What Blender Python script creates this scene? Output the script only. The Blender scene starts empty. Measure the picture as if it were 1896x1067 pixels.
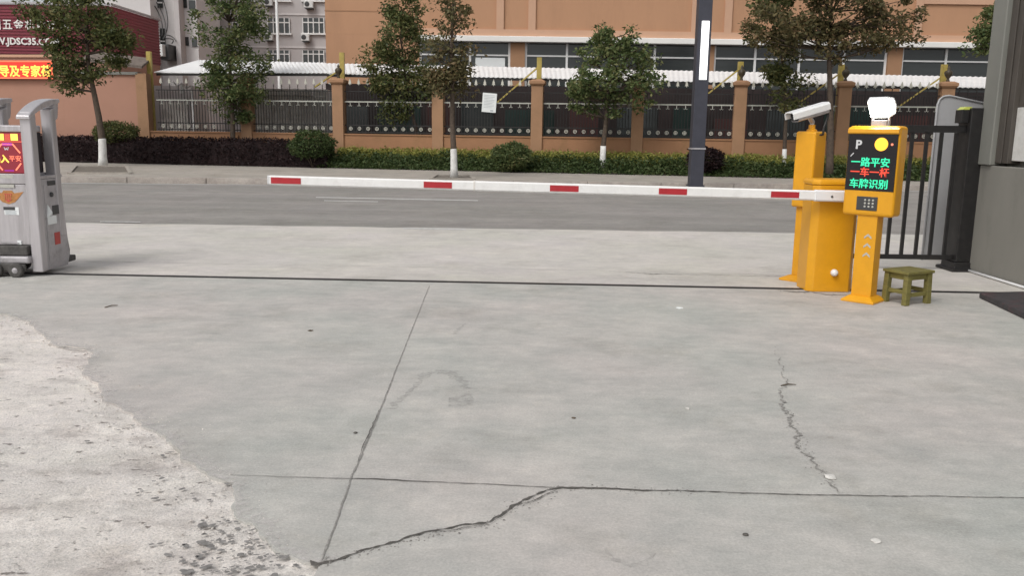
import bpy, bmesh, math, random
import numpy as np
from mathutils import Vector, Matrix, noise

random.seed(7); RNG = np.random.default_rng(11)
SC = bpy.context.scene
COL = SC.collection
R = math.radians

# ------------------------------------------------------------------ camera
W, HH, FPX, CAMH = 1896, 1067, 1580.0, 1.45
PITCH, ROLL = R(10.4), R(0.8)
fw = Vector((0, math.cos(PITCH), -math.sin(PITCH)))
up0 = Vector((0, math.sin(PITCH), math.cos(PITCH)))
rt = math.cos(ROLL) * Vector((1, 0, 0)) + math.sin(ROLL) * up0
up = -math.sin(ROLL) * Vector((1, 0, 0)) + math.cos(ROLL) * up0
CAM = Vector((0, 0, CAMH))
cd = bpy.data.cameras.new('camera'); cam = bpy.data.objects.new('camera', cd); COL.objects.link(cam)
cam.matrix_world = Matrix(((rt.x, up.x, -fw.x, 0), (rt.y, up.y, -fw.y, 0), (rt.z, up.z, -fw.z, CAMH), (0, 0, 0, 1)))
cd.sensor_width = 36; cd.lens = FPX / W * 36; cd.clip_start = 0.05; cd.clip_end = 600
SC.camera = cam

# ------------------------------------------------------------------ sky, sun, exposure (soft overcast)
SUN_EL, SUN_AZ = R(50), R(215)          # azimuth clockwise from +Y
wd = bpy.data.worlds.new('World'); SC.world = wd; wd.use_nodes = True
nt = wd.node_tree; nt.nodes.clear()
sky = nt.nodes.new('ShaderNodeTexSky'); sky.sky_type = 'NISHITA'; sky.sun_disc = False
sky.sun_elevation = SUN_EL; sky.sun_rotation = SUN_AZ; sky.air_density = 1.0; sky.dust_density = 3.0
hs = nt.nodes.new('ShaderNodeHueSaturation'); hs.inputs['Saturation'].default_value = 0.18
bg = nt.nodes.new('ShaderNodeBackground'); bg.inputs['Strength'].default_value = 0.12
wo = nt.nodes.new('ShaderNodeOutputWorld')
nt.links.new(sky.outputs[0], hs.inputs['Color']); nt.links.new(hs.outputs[0], bg.inputs[0]); nt.links.new(bg.outputs[0], wo.inputs[0])
sl = bpy.data.lights.new('sun', 'SUN'); sl.energy = 0.9; sl.angle = R(25); sl.color = (1, .97, .93)
so = bpy.data.objects.new('sun', sl); COL.objects.link(so)
sd = Vector((math.sin(SUN_AZ) * math.cos(SUN_EL), math.cos(SUN_AZ) * math.cos(SUN_EL), math.sin(SUN_EL)))
so.rotation_euler = sd.to_track_quat('Z', 'Y').to_euler(); so.location = (0, 0, 30)
SC.view_settings.view_transform = 'Standard'; SC.view_settings.look = 'None'
SC.view_settings.exposure = 0.35; SC.view_settings.gamma = 1.0
SC.cycles.max_bounces = 6

# ------------------------------------------------------------------ helpers
def ray(px, py): return fw + rt * ((px - W / 2) / FPX) - up * ((py - HH / 2) / FPX)
def G(px, py, z=0.0):
    d = ray(px, py); return CAM + d * ((z - CAMH) / d.z)
def D(px, py, a, b=0.0):                      # point on the vertical plane y = a + b*x
    d = ray(px, py); return CAM + d * (a / (d.y - b * d.x))
def XP(px, py, X):
    d = ray(px, py); return CAM + d * (X / d.x)

def lin(h):
    h = h.lstrip('#'); v = [int(h[i:i + 2], 16) / 255 for i in (0, 2, 4)]
    return tuple(c / 12.92 if c <= .04045 else ((c + .055) / 1.055) ** 2.4 for c in v)

MATS = {}
def mat(name, col, rough=.6, metal=0.0, var=.08, scale=6.0, bump=0.0, bscale=40.0, col2=None, spec=.5, stretch=None, dirt=None):
    """principled with procedural mottling; col/col2 linear"""
    m = bpy.data.materials.new(name); m.use_nodes = True; n = m.node_tree; MATS[name] = m
    p = n.nodes['Principled BSDF']; p.inputs['Roughness'].default_value = rough; p.inputs['Metallic'].default_value = metal
    p.inputs['Specular IOR Level'].default_value = spec
    tc = n.nodes.new('ShaderNodeNewGeometry')
    src = tc.outputs['Position']
    if stretch:
        mp = n.nodes.new('ShaderNodeMapping'); mp.inputs['Scale'].default_value = stretch
        n.links.new(src, mp.inputs[0]); src = mp.outputs[0]
    nz = n.nodes.new('ShaderNodeTexNoise'); nz.inputs['Scale'].default_value = scale; nz.inputs['Detail'].default_value = 6; nz.inputs['Roughness'].default_value = .65
    n.links.new(src, nz.inputs['Vector'])
    rp = n.nodes.new('ShaderNodeValToRGB')
    c1 = col2 if col2 else tuple(c * (1 - var) for c in col); c2 = col if col2 else tuple(min(1, c * (1 + var)) for c in col)
    rp.color_ramp.elements[0].position = .3; rp.color_ramp.elements[0].color = (*c1, 1)
    rp.color_ramp.elements[1].position = .7; rp.color_ramp.elements[1].color = (*c2, 1)
    n.links.new(nz.outputs['Fac'], rp.inputs[0])
    out = rp.outputs[0]
    if dirt:
        dc, amt, dsc = dirt
        n2 = n.nodes.new('ShaderNodeTexNoise'); n2.inputs['Scale'].default_value = dsc; n2.inputs['Detail'].default_value = 8; n2.inputs['Roughness'].default_value = .7
        n.links.new(src, n2.inputs['Vector'])
        r2 = n.nodes.new('ShaderNodeValToRGB'); r2.color_ramp.elements[0].position = .5; r2.color_ramp.elements[1].position = .78
        r2.color_ramp.elements[1].color = (amt, amt, amt, 1)
        n.links.new(n2.outputs['Fac'], r2.inputs[0])
        mx = n.nodes.new('ShaderNodeMix'); mx.data_type = 'RGBA'; mx.inputs['B'].default_value = (*dc, 1)
        n.links.new(r2.outputs[0], mx.inputs['Factor']); n.links.new(out, mx.inputs['A']); out = mx.outputs['Result']
    n.links.new(out, p.inputs['Base Color'])
    if bump:
        nb = n.nodes.new('ShaderNodeTexNoise'); nb.inputs['Scale'].default_value = bscale; nb.inputs['Detail'].default_value = 5
        n.links.new(tc.outputs['Position'], nb.inputs['Vector'])
        b = n.nodes.new('ShaderNodeBump'); b.inputs['Strength'].default_value = bump; b.inputs['Distance'].default_value = .02
        n.links.new(nb.outputs['Fac'], b.inputs['Height']); n.links.new(b.outputs[0], p.inputs['Normal'])
    return m

def emit(name, col, strength, base=(.02, .02, .02)):
    m = bpy.data.materials.new(name); m.use_nodes = True; p = m.node_tree.nodes['Principled BSDF']
    p.inputs['Base Color'].default_value = (*base, 1); p.inputs['Emission Color'].default_value = (*col, 1); p.inputs['Emission Strength'].default_value = strength
    p.inputs['Roughness'].default_value = .4
    MATS[name] = m; return m

def foliage(name, cols, scale=1.5, rough=.55, trans=.25):
    """leaf colours vary leaf by leaf and clump by clump"""
    m = bpy.data.materials.new(name); m.use_nodes = True; n = m.node_tree; MATS[name] = m
    p = n.nodes['Principled BSDF']; p.inputs['Roughness'].default_value = rough; p.inputs['Specular IOR Level'].default_value = .25
    g = n.nodes.new('ShaderNodeNewGeometry')
    nz = n.nodes.new('ShaderNodeTexNoise'); nz.inputs['Scale'].default_value = scale; nz.inputs['Detail'].default_value = 3
    n.links.new(g.outputs['Position'], nz.inputs['Vector'])
    ma = n.nodes.new('ShaderNodeMath'); ma.operation = 'MULTIPLY_ADD'; ma.inputs[1].default_value = .55; ma.inputs[2].default_value = -.05
    n.links.new(g.outputs['Random Per Island'], ma.inputs[0])
    ad = n.nodes.new('ShaderNodeMath'); ad.operation = 'MULTIPLY_ADD'; ad.inputs[1].default_value = .6
    n.links.new(nz.outputs['Fac'], ad.inputs[0]); n.links.new(ma.outputs[0], ad.inputs[2])
    rp = n.nodes.new('ShaderNodeValToRGB'); el = rp.color_ramp.elements
    while len(el) < len(cols): el.new(.5)
    for i, c in enumerate(cols):
        el[i].position = .15 + .75 * i / (len(cols) - 1); el[i].color = (*c, 1)
    n.links.new(ad.outputs[0], rp.inputs[0]); n.links.new(rp.outputs[0], p.inputs['Base Color'])
    tr = n.nodes.new('ShaderNodeBsdfTranslucent'); n.links.new(rp.outputs[0], tr.inputs['Color'])
    mx = n.nodes.new('ShaderNodeMixShader'); mx.inputs[0].default_value = trans
    o = n.nodes['Material Output']
    n.links.new(p.outputs[0], mx.inputs[1]); n.links.new(tr.outputs[0], mx.inputs[2]); n.links.new(mx.outputs[0], o.inputs['Surface'])
    return m

class MB:
    """collects shapes; build() links them as one mesh object"""
    def __init__(s): s.v = []; s.f = []
    def add(s, vs, fs):
        k = len(s.v); s.v += [tuple(v) for v in vs]; s.f += [tuple(i + k for i in f) for f in fs]; return s
    def box(s, x0, x1, y0, y1, z0, z1, M=None):
        vs = [Vector((x, y, z)) for z in (z0, z1) for y in (y0, y1) for x in (x0, x1)]
        if M: vs = [M @ v for v in vs]
        return s.add(vs, [(0, 2, 3, 1), (4, 5, 7, 6), (0, 1, 5, 4), (2, 6, 7, 3), (0, 4, 6, 2), (1, 3, 7, 5)])
    def quad(s, a, b, c, d): return s.add([a, b, c, d], [(0, 1, 2, 3)])
    def loft(s, rings, cap=True):
        n = len(rings[0]); vs = [v for r in rings for v in r]; fs = []
        for i in range(len(rings) - 1):
            for j in range(n):
                fs.append((i * n + j, i * n + (j + 1) % n, (i + 1) * n + (j + 1) % n, (i + 1) * n + j))
        if cap: fs += [tuple(range(n))[::-1], tuple(range((len(rings) - 1) * n, len(rings) * n))]
        return s.add(vs, fs)
    def tube(s, pts, rad, n=8):
        pts = [Vector(p) for p in pts]; rad = rad if isinstance(rad, (list, tuple)) else [rad] * len(pts)
        rings = []; ref = None
        for i, p in enumerate(pts):
            t = (pts[min(i + 1, len(pts) - 1)] - pts[max(i - 1, 0)]).normalized()
            if ref is None:
                ref = t.cross(Vector((0, 0, 1)) if abs(t.z) < .9 else Vector((1, 0, 0))).normalized()
            ref = (ref - t * ref.dot(t)).normalized(); bi = t.cross(ref)
            rings.append([p + (ref * math.cos(2 * math.pi * k / n) + bi * math.sin(2 * math.pi * k / n)) * rad[i] for k in range(n)])
        return s.loft(rings)
    def bar(s, a, b, w, h):
        a, b = Vector(a), Vector(b); t = (b - a).normalized()
        r_ = t.cross(Vector((0, 0, 1)) if abs(t.z) < .95 else Vector((0, 1, 0))).normalized(); u_ = r_.cross(t)
        ring = lambda p: [p + r_ * (sx * w / 2) + u_ * (sy * h / 2) for sx, sy in ((-1, -1), (1, -1), (1, 1), (-1, 1))]
        return s.loft([ring(a), ring(b)])
    def lathe(s, prof, c=(0, 0, 0), n=20, M=None):
        c = Vector(c); rings = []
        for r_, z in prof:
            ring = [Vector((r_ * math.cos(2 * math.pi * k / n), r_ * math.sin(2 * math.pi * k / n), z)) for k in range(n)]
            rings.append([(M @ v if M else v) + c for v in ring])
        return s.loft(rings)
    def prism(s, poly, z0, z1):
        n = len(poly)
        vs = [(x, y, z0) for x, y in poly] + [(x, y, z1) for x, y in poly]
        fs = [tuple(range(n))[::-1], tuple(range(n, 2 * n))] + [(i, (i + 1) % n, (i + 1) % n + n, i + n) for i in range(n)]
        return s.add(vs, fs)
    def xprism(s, poly, x0, x1):            # polygon in (y,z) extruded along x
        n = len(poly)
        vs = [(x0, y, z) for y, z in poly] + [(x1, y, z) for y, z in poly]
        fs = [tuple(range(n)), tuple(range(n, 2 * n))[::-1]] + [(i + n, (i + 1) % n + n, (i + 1) % n, i) for i in range(n)]
        return s.add(vs, fs)
    def yprism(s, poly, y0, y1):            # polygon in (x,z) extruded along y
        n = len(poly)
        vs = [(x, y0, z) for x, z in poly] + [(x, y1, z) for x, z in poly]
        fs = [tuple(range(n)), tuple(range(n, 2 * n))[::-1]] + [(i + n, (i + 1) % n + n, (i + 1) % n, i) for i in range(n)]
        return s.add(vs, fs)
    def build(s, name, material, parent=None, bevel=0, smooth=False, origin=None, world=False):
        vs = s.v
        o_ = Vector((0, 0, 0))
        if parent and world: o_ = Vector(parent.location)
        elif origin is not None: o_ = Vector(origin)
        elif parent is None:
            a = np.array([tuple(v) for v in vs]); o_ = Vector(((a[:, 0].min() + a[:, 0].max()) / 2, (a[:, 1].min() + a[:, 1].max()) / 2, a[:, 2].min()))
        me = bpy.data.meshes.new(name); me.from_pydata([tuple(Vector(v) - o_) for v in vs], [], s.f); me.update()
        bm = bmesh.new(); bm.from_mesh(me); bmesh.ops.recalc_face_normals(bm, faces=bm.faces); bm.to_mesh(me); bm.free()
        me.materials.append(material)
        ob = bpy.data.objects.new(name, me); COL.objects.link(ob)
        if smooth:
            for p in me.polygons: p.use_smooth = True
        if bevel:
            md = ob.modifiers.new('bevel', 'BEVEL'); md.width = bevel; md.segments = 3; md.limit_method = 'ANGLE'; md.angle_limit = R(40)
        if parent: ob.parent = parent
        else: ob.location = o_
        return ob

def tag(o, label=None, cat=None, group=None, kind=None):
    if label: o['label'] = label
    if cat: o['category'] = cat
    if group: o['group'] = group
    if kind: o['kind'] = kind
    return o
def thing(name, label, cat, loc, rz=0, group=None):
    o = bpy.data.objects.new(name, None); COL.objects.link(o); o.location = loc; o.rotation_euler = (0, 0, rz); o.empty_display_size = .2
    return tag(o, label, cat, group)
def dup(o, parent, loc=None, label=None):
    c = o.copy(); COL.objects.link(c); c.parent = parent
    if loc is not None: c.location = loc
    for ch in [q for q in bpy.data.objects if q.parent == o]: dup(ch, c)
    return c
def pbox(mb, px0, py0, px1, py1, Y, th, dy=0):
    """upright box whose front face spans the given picture corners at depth Y"""
    pm, qm = (px0 + px1) / 2, (py0 + py1) / 2
    x0, x1 = D(px0, qm, Y).x, D(px1, qm, Y).x; z0, z1 = D(pm, py1, Y).z, D(pm, py0, Y).z
    return mb.box(x0, x1, Y + dy, Y + dy + th, z0, z1)

def text(body, size, material, parent, M, name='lettering', align='LEFT', depth=.002, bold=0.0, xs=1.0, res=2):
    cu = bpy.data.curves.new('t', 'FONT'); cu.body = body; cu.size = size; cu.extrude = depth; cu.align_x = align; cu.offset = bold; cu.resolution_u = res
    t = bpy.data.objects.new('t', cu); COL.objects.link(t)
    dg = bpy.context.evaluated_depsgraph_get(); me = bpy.data.meshes.new_from_object(t.evaluated_get(dg)); me.name = name
    bpy.data.objects.remove(t); bpy.data.curves.remove(cu)
    me.transform(M @ Matrix.Diagonal((xs, 1, 1, 1))); me.materials.clear(); me.materials.append(material)
    o = bpy.data.objects.new(name, me); COL.objects.link(o); o.parent = parent
    return o
def TM(x, y, z, rz=0.0): return Matrix.Translation((x, y, z)) @ Matrix.Rotation(rz, 4, 'Z') @ Matrix.Rotation(R(90), 4, 'X')

# ------------------------------------------------------------------ materials
def concrete(name, base, tint, scale=.7, contrast=.10, bump=.25, bscale=60, speck=.0, tracks=0):
    m = bpy.data.materials.new(name); m.use_nodes = True; n = m.node_tree; MATS[name] = m
    p = n.nodes['Principled BSDF']; p.inputs['Roughness'].default_value = .78; p.inputs['Specular IOR Level'].default_value = .35
    g = n.nodes.new('ShaderNodeNewGeometry')
    def nz(s, d, r=.6, vec=None):
        k = n.nodes.new('ShaderNodeTexNoise'); k.inputs['Scale'].default_value = s; k.inputs['Detail'].default_value = d; k.inputs['Roughness'].default_value = r
        n.links.new(vec or g.outputs['Position'], k.inputs['Vector']); return k
    def ramp(src, a, b, pa, pb):
        k = n.nodes.new('ShaderNodeValToRGB'); k.color_ramp.elements[0].position = pa; k.color_ramp.elements[1].position = pb
        k.color_ramp.elements[0].color = (*a, 1); k.color_ramp.elements[1].color = (*b, 1); n.links.new(src, k.inputs[0]); return k.outputs[0]
    def mix(t, a, b, f):
        k = n.nodes.new('ShaderNodeMix'); k.data_type = 'RGBA'; k.blend_type = t; k.inputs['Factor'].default_value = f
        n.links.new(a, k.inputs['A']); n.links.new(b, k.inputs['B']); return k.outputs['Result']
    c = ramp(nz(scale, 5).outputs['Fac'], base, tint, .35, .65)
    lo, hi = 1 - contrast, 1 + contrast
    c = mix('MULTIPLY', c, ramp(nz(2.2, 8, .7).outputs['Fac'], (lo, lo, lo), (hi, hi, hi * .98), .32, .68), 1)
    c = mix('MULTIPLY', c, ramp(nz(14, 6, .75).outputs['Fac'], (lo, lo, lo), (hi, hi, hi), .3, .7), .6)
    c = mix('MULTIPLY', c, ramp(nz(160, 3, .7).outputs['Fac'], (lo * .95, lo * .95, lo * .95), (hi, hi, hi), .3, .7), .7)
    # damp smudges, float marks and small drip spots
    mps = n.nodes.new('ShaderNodeMapping'); mps.inputs['Scale'].default_value = (.55, 1.3, 1); mps.inputs['Rotation'].default_value = (0, 0, .35); n.links.new(g.outputs['Position'], mps.inputs[0])
    c = mix('MULTIPLY', c, ramp(nz(5.5, 9, .78, mps.outputs[0]).outputs['Fac'], (lo, lo, lo * 1.01), (hi, hi, hi), .38, .62), .75)
    vs_ = n.nodes.new('ShaderNodeTexVoronoi'); vs_.inputs['Scale'].default_value = 3.2; n.links.new(nz(6, 3).outputs['Color'], vs_.inputs['Vector']) if False else n.links.new(g.outputs['Position'], vs_.inputs['Vector'])
    c = mix('MULTIPLY', c, ramp(vs_.outputs['Distance'], (.80, .79, .77), (1, 1, 1), .03, .085), .55)
    c = mix('MULTIPLY', c, ramp(nz(38, 7, .8).outputs['Fac'], (1, 1, 1), (.78, .77, .75), .62, .76), .8)
    c = mix('MULTIPLY', c, ramp(nz(.45, 4, .5).outputs['Fac'], (.96, .962, .952), (1.035, 1.02, 1.005), .35, .65), 1)
    c = mix('MULTIPLY', c, ramp(nz(85, 2, .5).outputs['Fac'], (lo, lo, lo), (hi, hi, hi), .36, .64), .65)
    # scattered darker stains
    c = mix('MULTIPLY', c, ramp(nz(1.0, 10, .74).outputs['Fac'], (1, 1, 1), (.80, .79, .77), .52, .70), 1)
    c = mix('MULTIPLY', c, ramp(nz(3.1, 10, .8).outputs['Fac'], (1, 1, 1), (1.10, 1.09, 1.07), .54, .66), 1)
    if tracks:
        mt = n.nodes.new('ShaderNodeMapping'); mt.inputs['Scale'].default_value = (.03, 1.1, 1); n.links.new(g.outputs['Position'], mt.inputs[0])
        c = mix('MULTIPLY', c, ramp(nz(1.0, 4, .6, mt.outputs[0]).outputs['Fac'], (1 - tracks,) * 3, (1 + tracks,) * 3, .35, .65), 1)
    if speck:
        vo = n.nodes.new('ShaderNodeTexVoronoi'); vo.inputs['Scale'].default_value = 75; n.links.new(g.outputs['Position'], vo.inputs['Vector'])
        c = mix('MULTIPLY', c, ramp(vo.outputs['Distance'], (1 - speck,) * 3, (1.08, 1.06, 1.04), .1, .45), .8)
        mp = n.nodes.new('ShaderNodeMapping'); mp.inputs['Scale'].default_value = (.55, 1, 1); n.links.new(g.outputs['Position'], mp.inputs[0])
        c = mix('MULTIPLY', c, ramp(nz(26, 4, .6, mp.outputs[0]).outputs['Fac'], (1, 1, 1), (.36, .345, .335), .63, .69), 1)
        c = mix('MULTIPLY', c, ramp(nz(5, 6, .7, mp.outputs[0]).outputs['Fac'], (1, 1, 1), (.74, .725, .72), .50, .66), 1)
        c = mix('MULTIPLY', c, ramp(nz(11, 6, .7, mp.outputs[0]).outputs['Fac'], (1, 1, 1), (.66, .645, .64), .58, .68), .9)
    n.links.new(c, p.inputs['Base Color'])
    b = n.nodes.new('ShaderNodeBump'); b.inputs['Strength'].default_value = bump; b.inputs['Distance'].default_value = .01
    n.links.new(nz(bscale, 6, .7).outputs['Fac'], b.inputs['Height']); n.links.new(b.outputs[0], p.inputs['Normal'])
    return m

M_slab = concrete('smooth_concrete', (.435, .44, .415), (.485, .452, .435), scale=.55, contrast=.105)
M_apron = concrete('apron_concrete', (.545, .525, .48), (.58, .545, .525), contrast=.085)
M_rough = concrete('rough_concrete', (.64, .615, .59), (.72, .68, .66), scale=1.6, contrast=.11, bump=.7, bscale=90, speck=.22)
M_road = concrete('worn_asphalt', (.265, .255, .238), (.30, .28, .268), scale=.35, contrast=.09, bump=.5, bscale=120, tracks=.09)
M_pave = concrete('pavement_concrete', (.36, .33, .29), (.40, .365, .33), contrast=.12)
M_kerb = concrete('kerb_stone', (.34, .30, .27), (.40, .36, .33), contrast=.15)
M_earth = mat('dark_earth', (.10, .08, .06), .95, var=.3, scale=5, bump=.6)
M_far = mat('far_ground', (.12, .11, .10), .95, var=.2, scale=.6)
M_crack = mat('crack_dirt', (.10, .092, .082), .95, var=.4, scale=60)
M_joint = mat('joint_dirt', (.27, .258, .24), .95, var=.4, scale=50)
M_stain = mat('tyre_stain', (.30, .295, .285), .8, var=.12, scale=30)
M_line = mat('worn_road_paint', (.52, .51, .49), .8, var=.25, scale=12)
M_rail = mat('black_rail_steel', (.025, .022, .022), .5, metal=.3, var=.4, scale=30)
M_yel = mat('yellow_powder_coat', (.72, .335, .010), .36, var=.05, scale=9, dirt=((.45, .21, .015), .22, 4))
M_white = mat('white_paint', (.80, .79, .77), .4, var=.04, scale=8, dirt=((.5, .48, .44), .35, 12))
M_whiteplastic = mat('white_plastic', (.78, .78, .78), .35, var=.03)
M_red = mat('red_reflective_tape', (.42, .022, .03), .4, var=.1, scale=20)
M_black = mat('black_paint', (.014, .013, .013), .45, var=.3, scale=14, dirt=((.05, .045, .04), .4, 9))
M_screen = mat('black_screen', (.012, .010, .012), .22, var=.1)
M_dgrey = mat('dark_grey_plastic', (.05, .05, .05), .5, var=.2)
M_letter = mat('pale_grey_print', (.62, .62, .62), .5, var=.05)
M_chev = mat('grey_reflective_print', (.46, .45, .40), .5, var=.1, scale=40)
M_stool = mat('worn_olive_wood', (.175, .155, .042), .7, var=.25, scale=10, stretch=(1, 1, 4), bump=.3, dirt=((.11, .10, .05), .8, 14))
M_silver = mat('brushed_aluminium', (.52, .495, .505), .38, metal=.5, var=.08, scale=30, stretch=(1, 1, .08), dirt=((.17, .155, .15), .75, 6))
M_silverdirty = mat('scuffed_aluminium', (.46, .44, .45), .5, metal=.4, var=.15, scale=14, dirt=((.10, .09, .085), .9, 7))
M_rubber = mat('dusty_rubber', (.075, .07, .065), .85, var=.35, scale=25)
M_lamppost = mat('slate_grey_steel', (.055, .056, .072), .5, metal=.2, var=.12, scale=5)
M_bronze = mat('bronze_urn', (.06, .045, .025), .5, var=.2)
M_sheet = mat('white_roof_sheet', (.84, .84, .83), .5, var=.04, scale=2, dirt=((.5, .48, .45), .4, 1.5))
M_mast = mat('yellow_mast_paint', (.44, .34, .085), .55, var=.2, scale=6, dirt=((.2, .14, .04), .6, 5))
M_orange = mat('orange_render', (.475, .262, .15), .85, var=.04, scale=.8, bump=.1, bscale=30, dirt=((.36, .20, .115), .6, .9), stretch=(1, 1, .3))
M_orangelt = mat('salmon_render', (.56, .34, .225), .85, var=.04, scale=.8)
M_pier = mat('brown_orange_render', (.36, .20, .11), .85, var=.06, scale=.8)
M_fencewall = mat('brown_orange_plinth', (.34, .175, .09), .85, var=.10, scale=1.2, dirt=((.20, .13, .05), .7, 1.3))
M_pillar = mat('orange_brown_pillar', (.36, .205, .115), .85, var=.08, scale=1.5, dirt=((.22, .14, .07), .5, 1.6))
M_leftwall = mat('peach_render', (.41, .22, .155), .85, var=.04, scale=1, dirt=((.33, .18, .12), .4, .8))
M_ledge = mat('white_ledge', (.82, .80, .76), .6, var=.05, scale=1)
M_glass = mat('dark_window_glass', (.035, .04, .04), .12, var=.35, scale=.35, spec=.6, stretch=(.3, .3, 3))
M_shade = mat('shaded_shopfront', (.022, .013, .012), .5, var=.5, scale=.5)  # dark shopfront, with the canopy's shade put into its colour
M_shadefloor = mat('dark_yard', (.05, .045, .04), .9, var=.2, scale=1)  # dark asphalt, deepened to carry the canopy shade
M_frame = mat('white_window_frame', (.80, .79, .77), .5, var=.05)
M_iron = mat('black_iron', (.018, .016, .015), .6, var=.2)
M_cream = mat('cream_ironwork', (.56, .545, .47), .6, var=.12)
M_railw = mat('pale_grey_rail', (.42, .42, .37), .6, var=.15)
M_greywall = mat('grey_render', (.52, .485, .475), .9, var=.10, scale=.5, dirt=((.32, .29, .28), .5, .5))
M_greywall2 = mat('pale_grey_render', (.70, .665, .65), .9, var=.08, scale=.4, dirt=((.45, .41, .40), .5, .4))
M_redmetal = mat('maroon_cladding', (.23, .032, .05), .5, var=.15, scale=2, stretch=(.3, 1, 8))
M_ac = mat('ac_casing', (.70, .70, .68), .5, var=.05)
M_shed = mat('pale_shed_panel', (.72, .69, .64), .75, var=.12, scale=1.2, dirt=((.2, .17, .14), .7, 1.4))
M_bark = mat('brown_bark', (.085, .062, .045), .9, var=.35, scale=12, bump=.6, bscale=25)
M_lime = mat('limewash', (.74, .73, .70), .9, var=.10, scale=10, dirt=((.35, .32, .28), .55, 7))
M_gwall = mat('grey_gatehouse_render', (.215, .207, .182), .8, var=.07, scale=1.5, dirt=((.105, .10, .085), .75, 2.2), stretch=(1, 1, .45))
M_gpil = mat('grey_tile_column', (.20, .20, .178), .6, var=.08, scale=1.5)
M_gtrim = mat('brown_grey_trim', (.075, .065, .055), .5, var=.15, scale=3)
M_gwhite = mat('white_sill_panel', (.62, .61, .58), .6, var=.08, scale=4, dirt=((.35, .34, .3), .6, 7))
M_stone = mat('dark_stone_step', (.045, .042, .045), .6, var=.4, scale=14, dirt=((.14, .04, .045), .7, 6))
M_board = mat('grey_white_sheet', (.40, .40, .405), .7, var=.07, scale=2, dirt=((.28, .27, .28), .5, 2.5))
M_paper = mat('white_paper', (.78, .80, .79), .8, var=.03)
M_ink = mat('faded_ink', (.42, .45, .47), .8, var=.2)
M_gold = mat('gold_sticker', (.45, .20, .06), .5, var=.3, scale=40)
M_rededge = mat('red_print', (.48, .07, .06), .6, var=.2)
M_blue = mat('blue_sticker', (.10, .32, .55), .5, var=.1)
M_pebble = mat('pale_stone', (.62, .60, .56), .8, var=.2, scale=40)
M_twig = mat('twig_bark', (.10, .075, .05), .9, var=.3, scale=40)
E_green = emit('led_green', (.03, .85, .42), 1.1)
E_red = emit('led_red', (1, .07, .03), 1.0)
E_amber = emit('led_amber', (1, .46, .03), 1.7)
E_yellow = emit('led_yellow', (1, .72, .10), 1.3)
E_redbg = emit('led_red_field', (.95, .03, .012), .85)
E_redglow = emit('led_red_tube', (1, .16, .07), 1.3)
E_purple = emit('led_purple', (.42, .02, .50), .8)
E_dred = emit('led_dim_red', (.30, .006, .022), .75)
E_pink = emit('led_pink', (1, .22, .12), 1.5)
E_lamp = emit('flood_lens_and_glare', (1, .98, .88), 22, (.8, .8, .8))
E_strip = emit('lamp_strip', (1, 1, .98), 1.25, (.8, .8, .8))

# ------------------------------------------------------------------ setting: ground
tk0, tk1 = G(110, 508), G(1440, 535)                       # the sliding gate's track
tkb = (tk1.y - tk0.y) / (tk1.x - tk0.x); tka = tk0.y - tkb * tk0.x
def ytk(x): return tka + tkb * x
KA, KB = 22.9, .07                                          # kerb line y = KA + KB*x
def yk(x): return KA + KB * x
HA, HB = 28.0, -.18                                         # hedge front
FA, FB = 30.3, -.14                                         # fence line
def yf(x): return FA + FB * x

tag(MB().quad((-250, -60, -.08), (250, -60, -.08), (250, 350, -.08), (-250, 350, -.08)).build('ground', M_far), kind='structure')
# road
nx = 80; top = []; bot = []
for i in range(nx + 1):
    x = -60 + 120 * i / nx
    top.append((x, yk(x), -.006))
    e = 12.85 + .01 * x * 0 + .10 * noise.noise((x * 1.3, 3, 0)) + .06 * noise.noise((x * 4.1, 9, 0))
    bot.append((x, e - .25, -.006))
m = MB(); m.add(bot + top, [(i, i + 1, i + 1 + nx + 1, i + nx + 1) for i in range(nx)])
tag(m.build('road', M_road), kind='structure')
# apron (concrete between track and road) with an uneven far edge
N = 160; a0 = []; a1 = []
for i in range(N + 1):
    x = -30 + 60 * i / N
    a0.append((x, ytk(x) + .03, 0)); a1.append((x, 12.85 + .08 * noise.noise((x * 1.3, 3, 0)) + .07 * noise.noise((x * 5, 9, 0)), 0))
m = MB(); m.add(a0 + a1, [(i, i + 1, i + 2 + N, i + 1 + N) for i in range(N)])
m.add(a1 + [(x, y + .015, -.02) for x, y, z in a1], [(i, i + 1, i + 2 + N, i + 1 + N) for i in range(N)])
tag(m.build('concrete_apron', M_apron), kind='structure')
# kerb and pavement
m = MB(); x0, x1 = -60, 60
for i in range(60):
    xa = x0 + 2 * i; xb = xa + 1.985
    m.loft([[Vector((x, yk(x) + dy, z)) for dy, z in ((0, -.05), (.015, .15), (.16, .15), (.16, -.05))] for x in (xa, xb)])
tag(m.build('kerb', M_kerb, bevel=.012), kind='structure')
m = MB(); m.quad((-60, yk(-60) + .16, .146), (60, yk(60) + .16, .146), (60, 40, .146), (-60, 40, .146))
tag(m.build('pavement', M_pave), kind='structure')
m = MB(); m.quad((-60, HA - HB * -60 * -1 + .1, .156), (60, HA + HB * 60 + .1, .156), (60, yf(60) + .1, .156), (-60, yf(-60) + .1, .156))
tag(m.build('planting_bed', M_earth), kind='structure')
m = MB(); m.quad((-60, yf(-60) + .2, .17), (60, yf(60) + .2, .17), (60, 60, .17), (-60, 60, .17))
tag(m.build('factory_yard', M_shadefloor), kind='structure')
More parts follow.
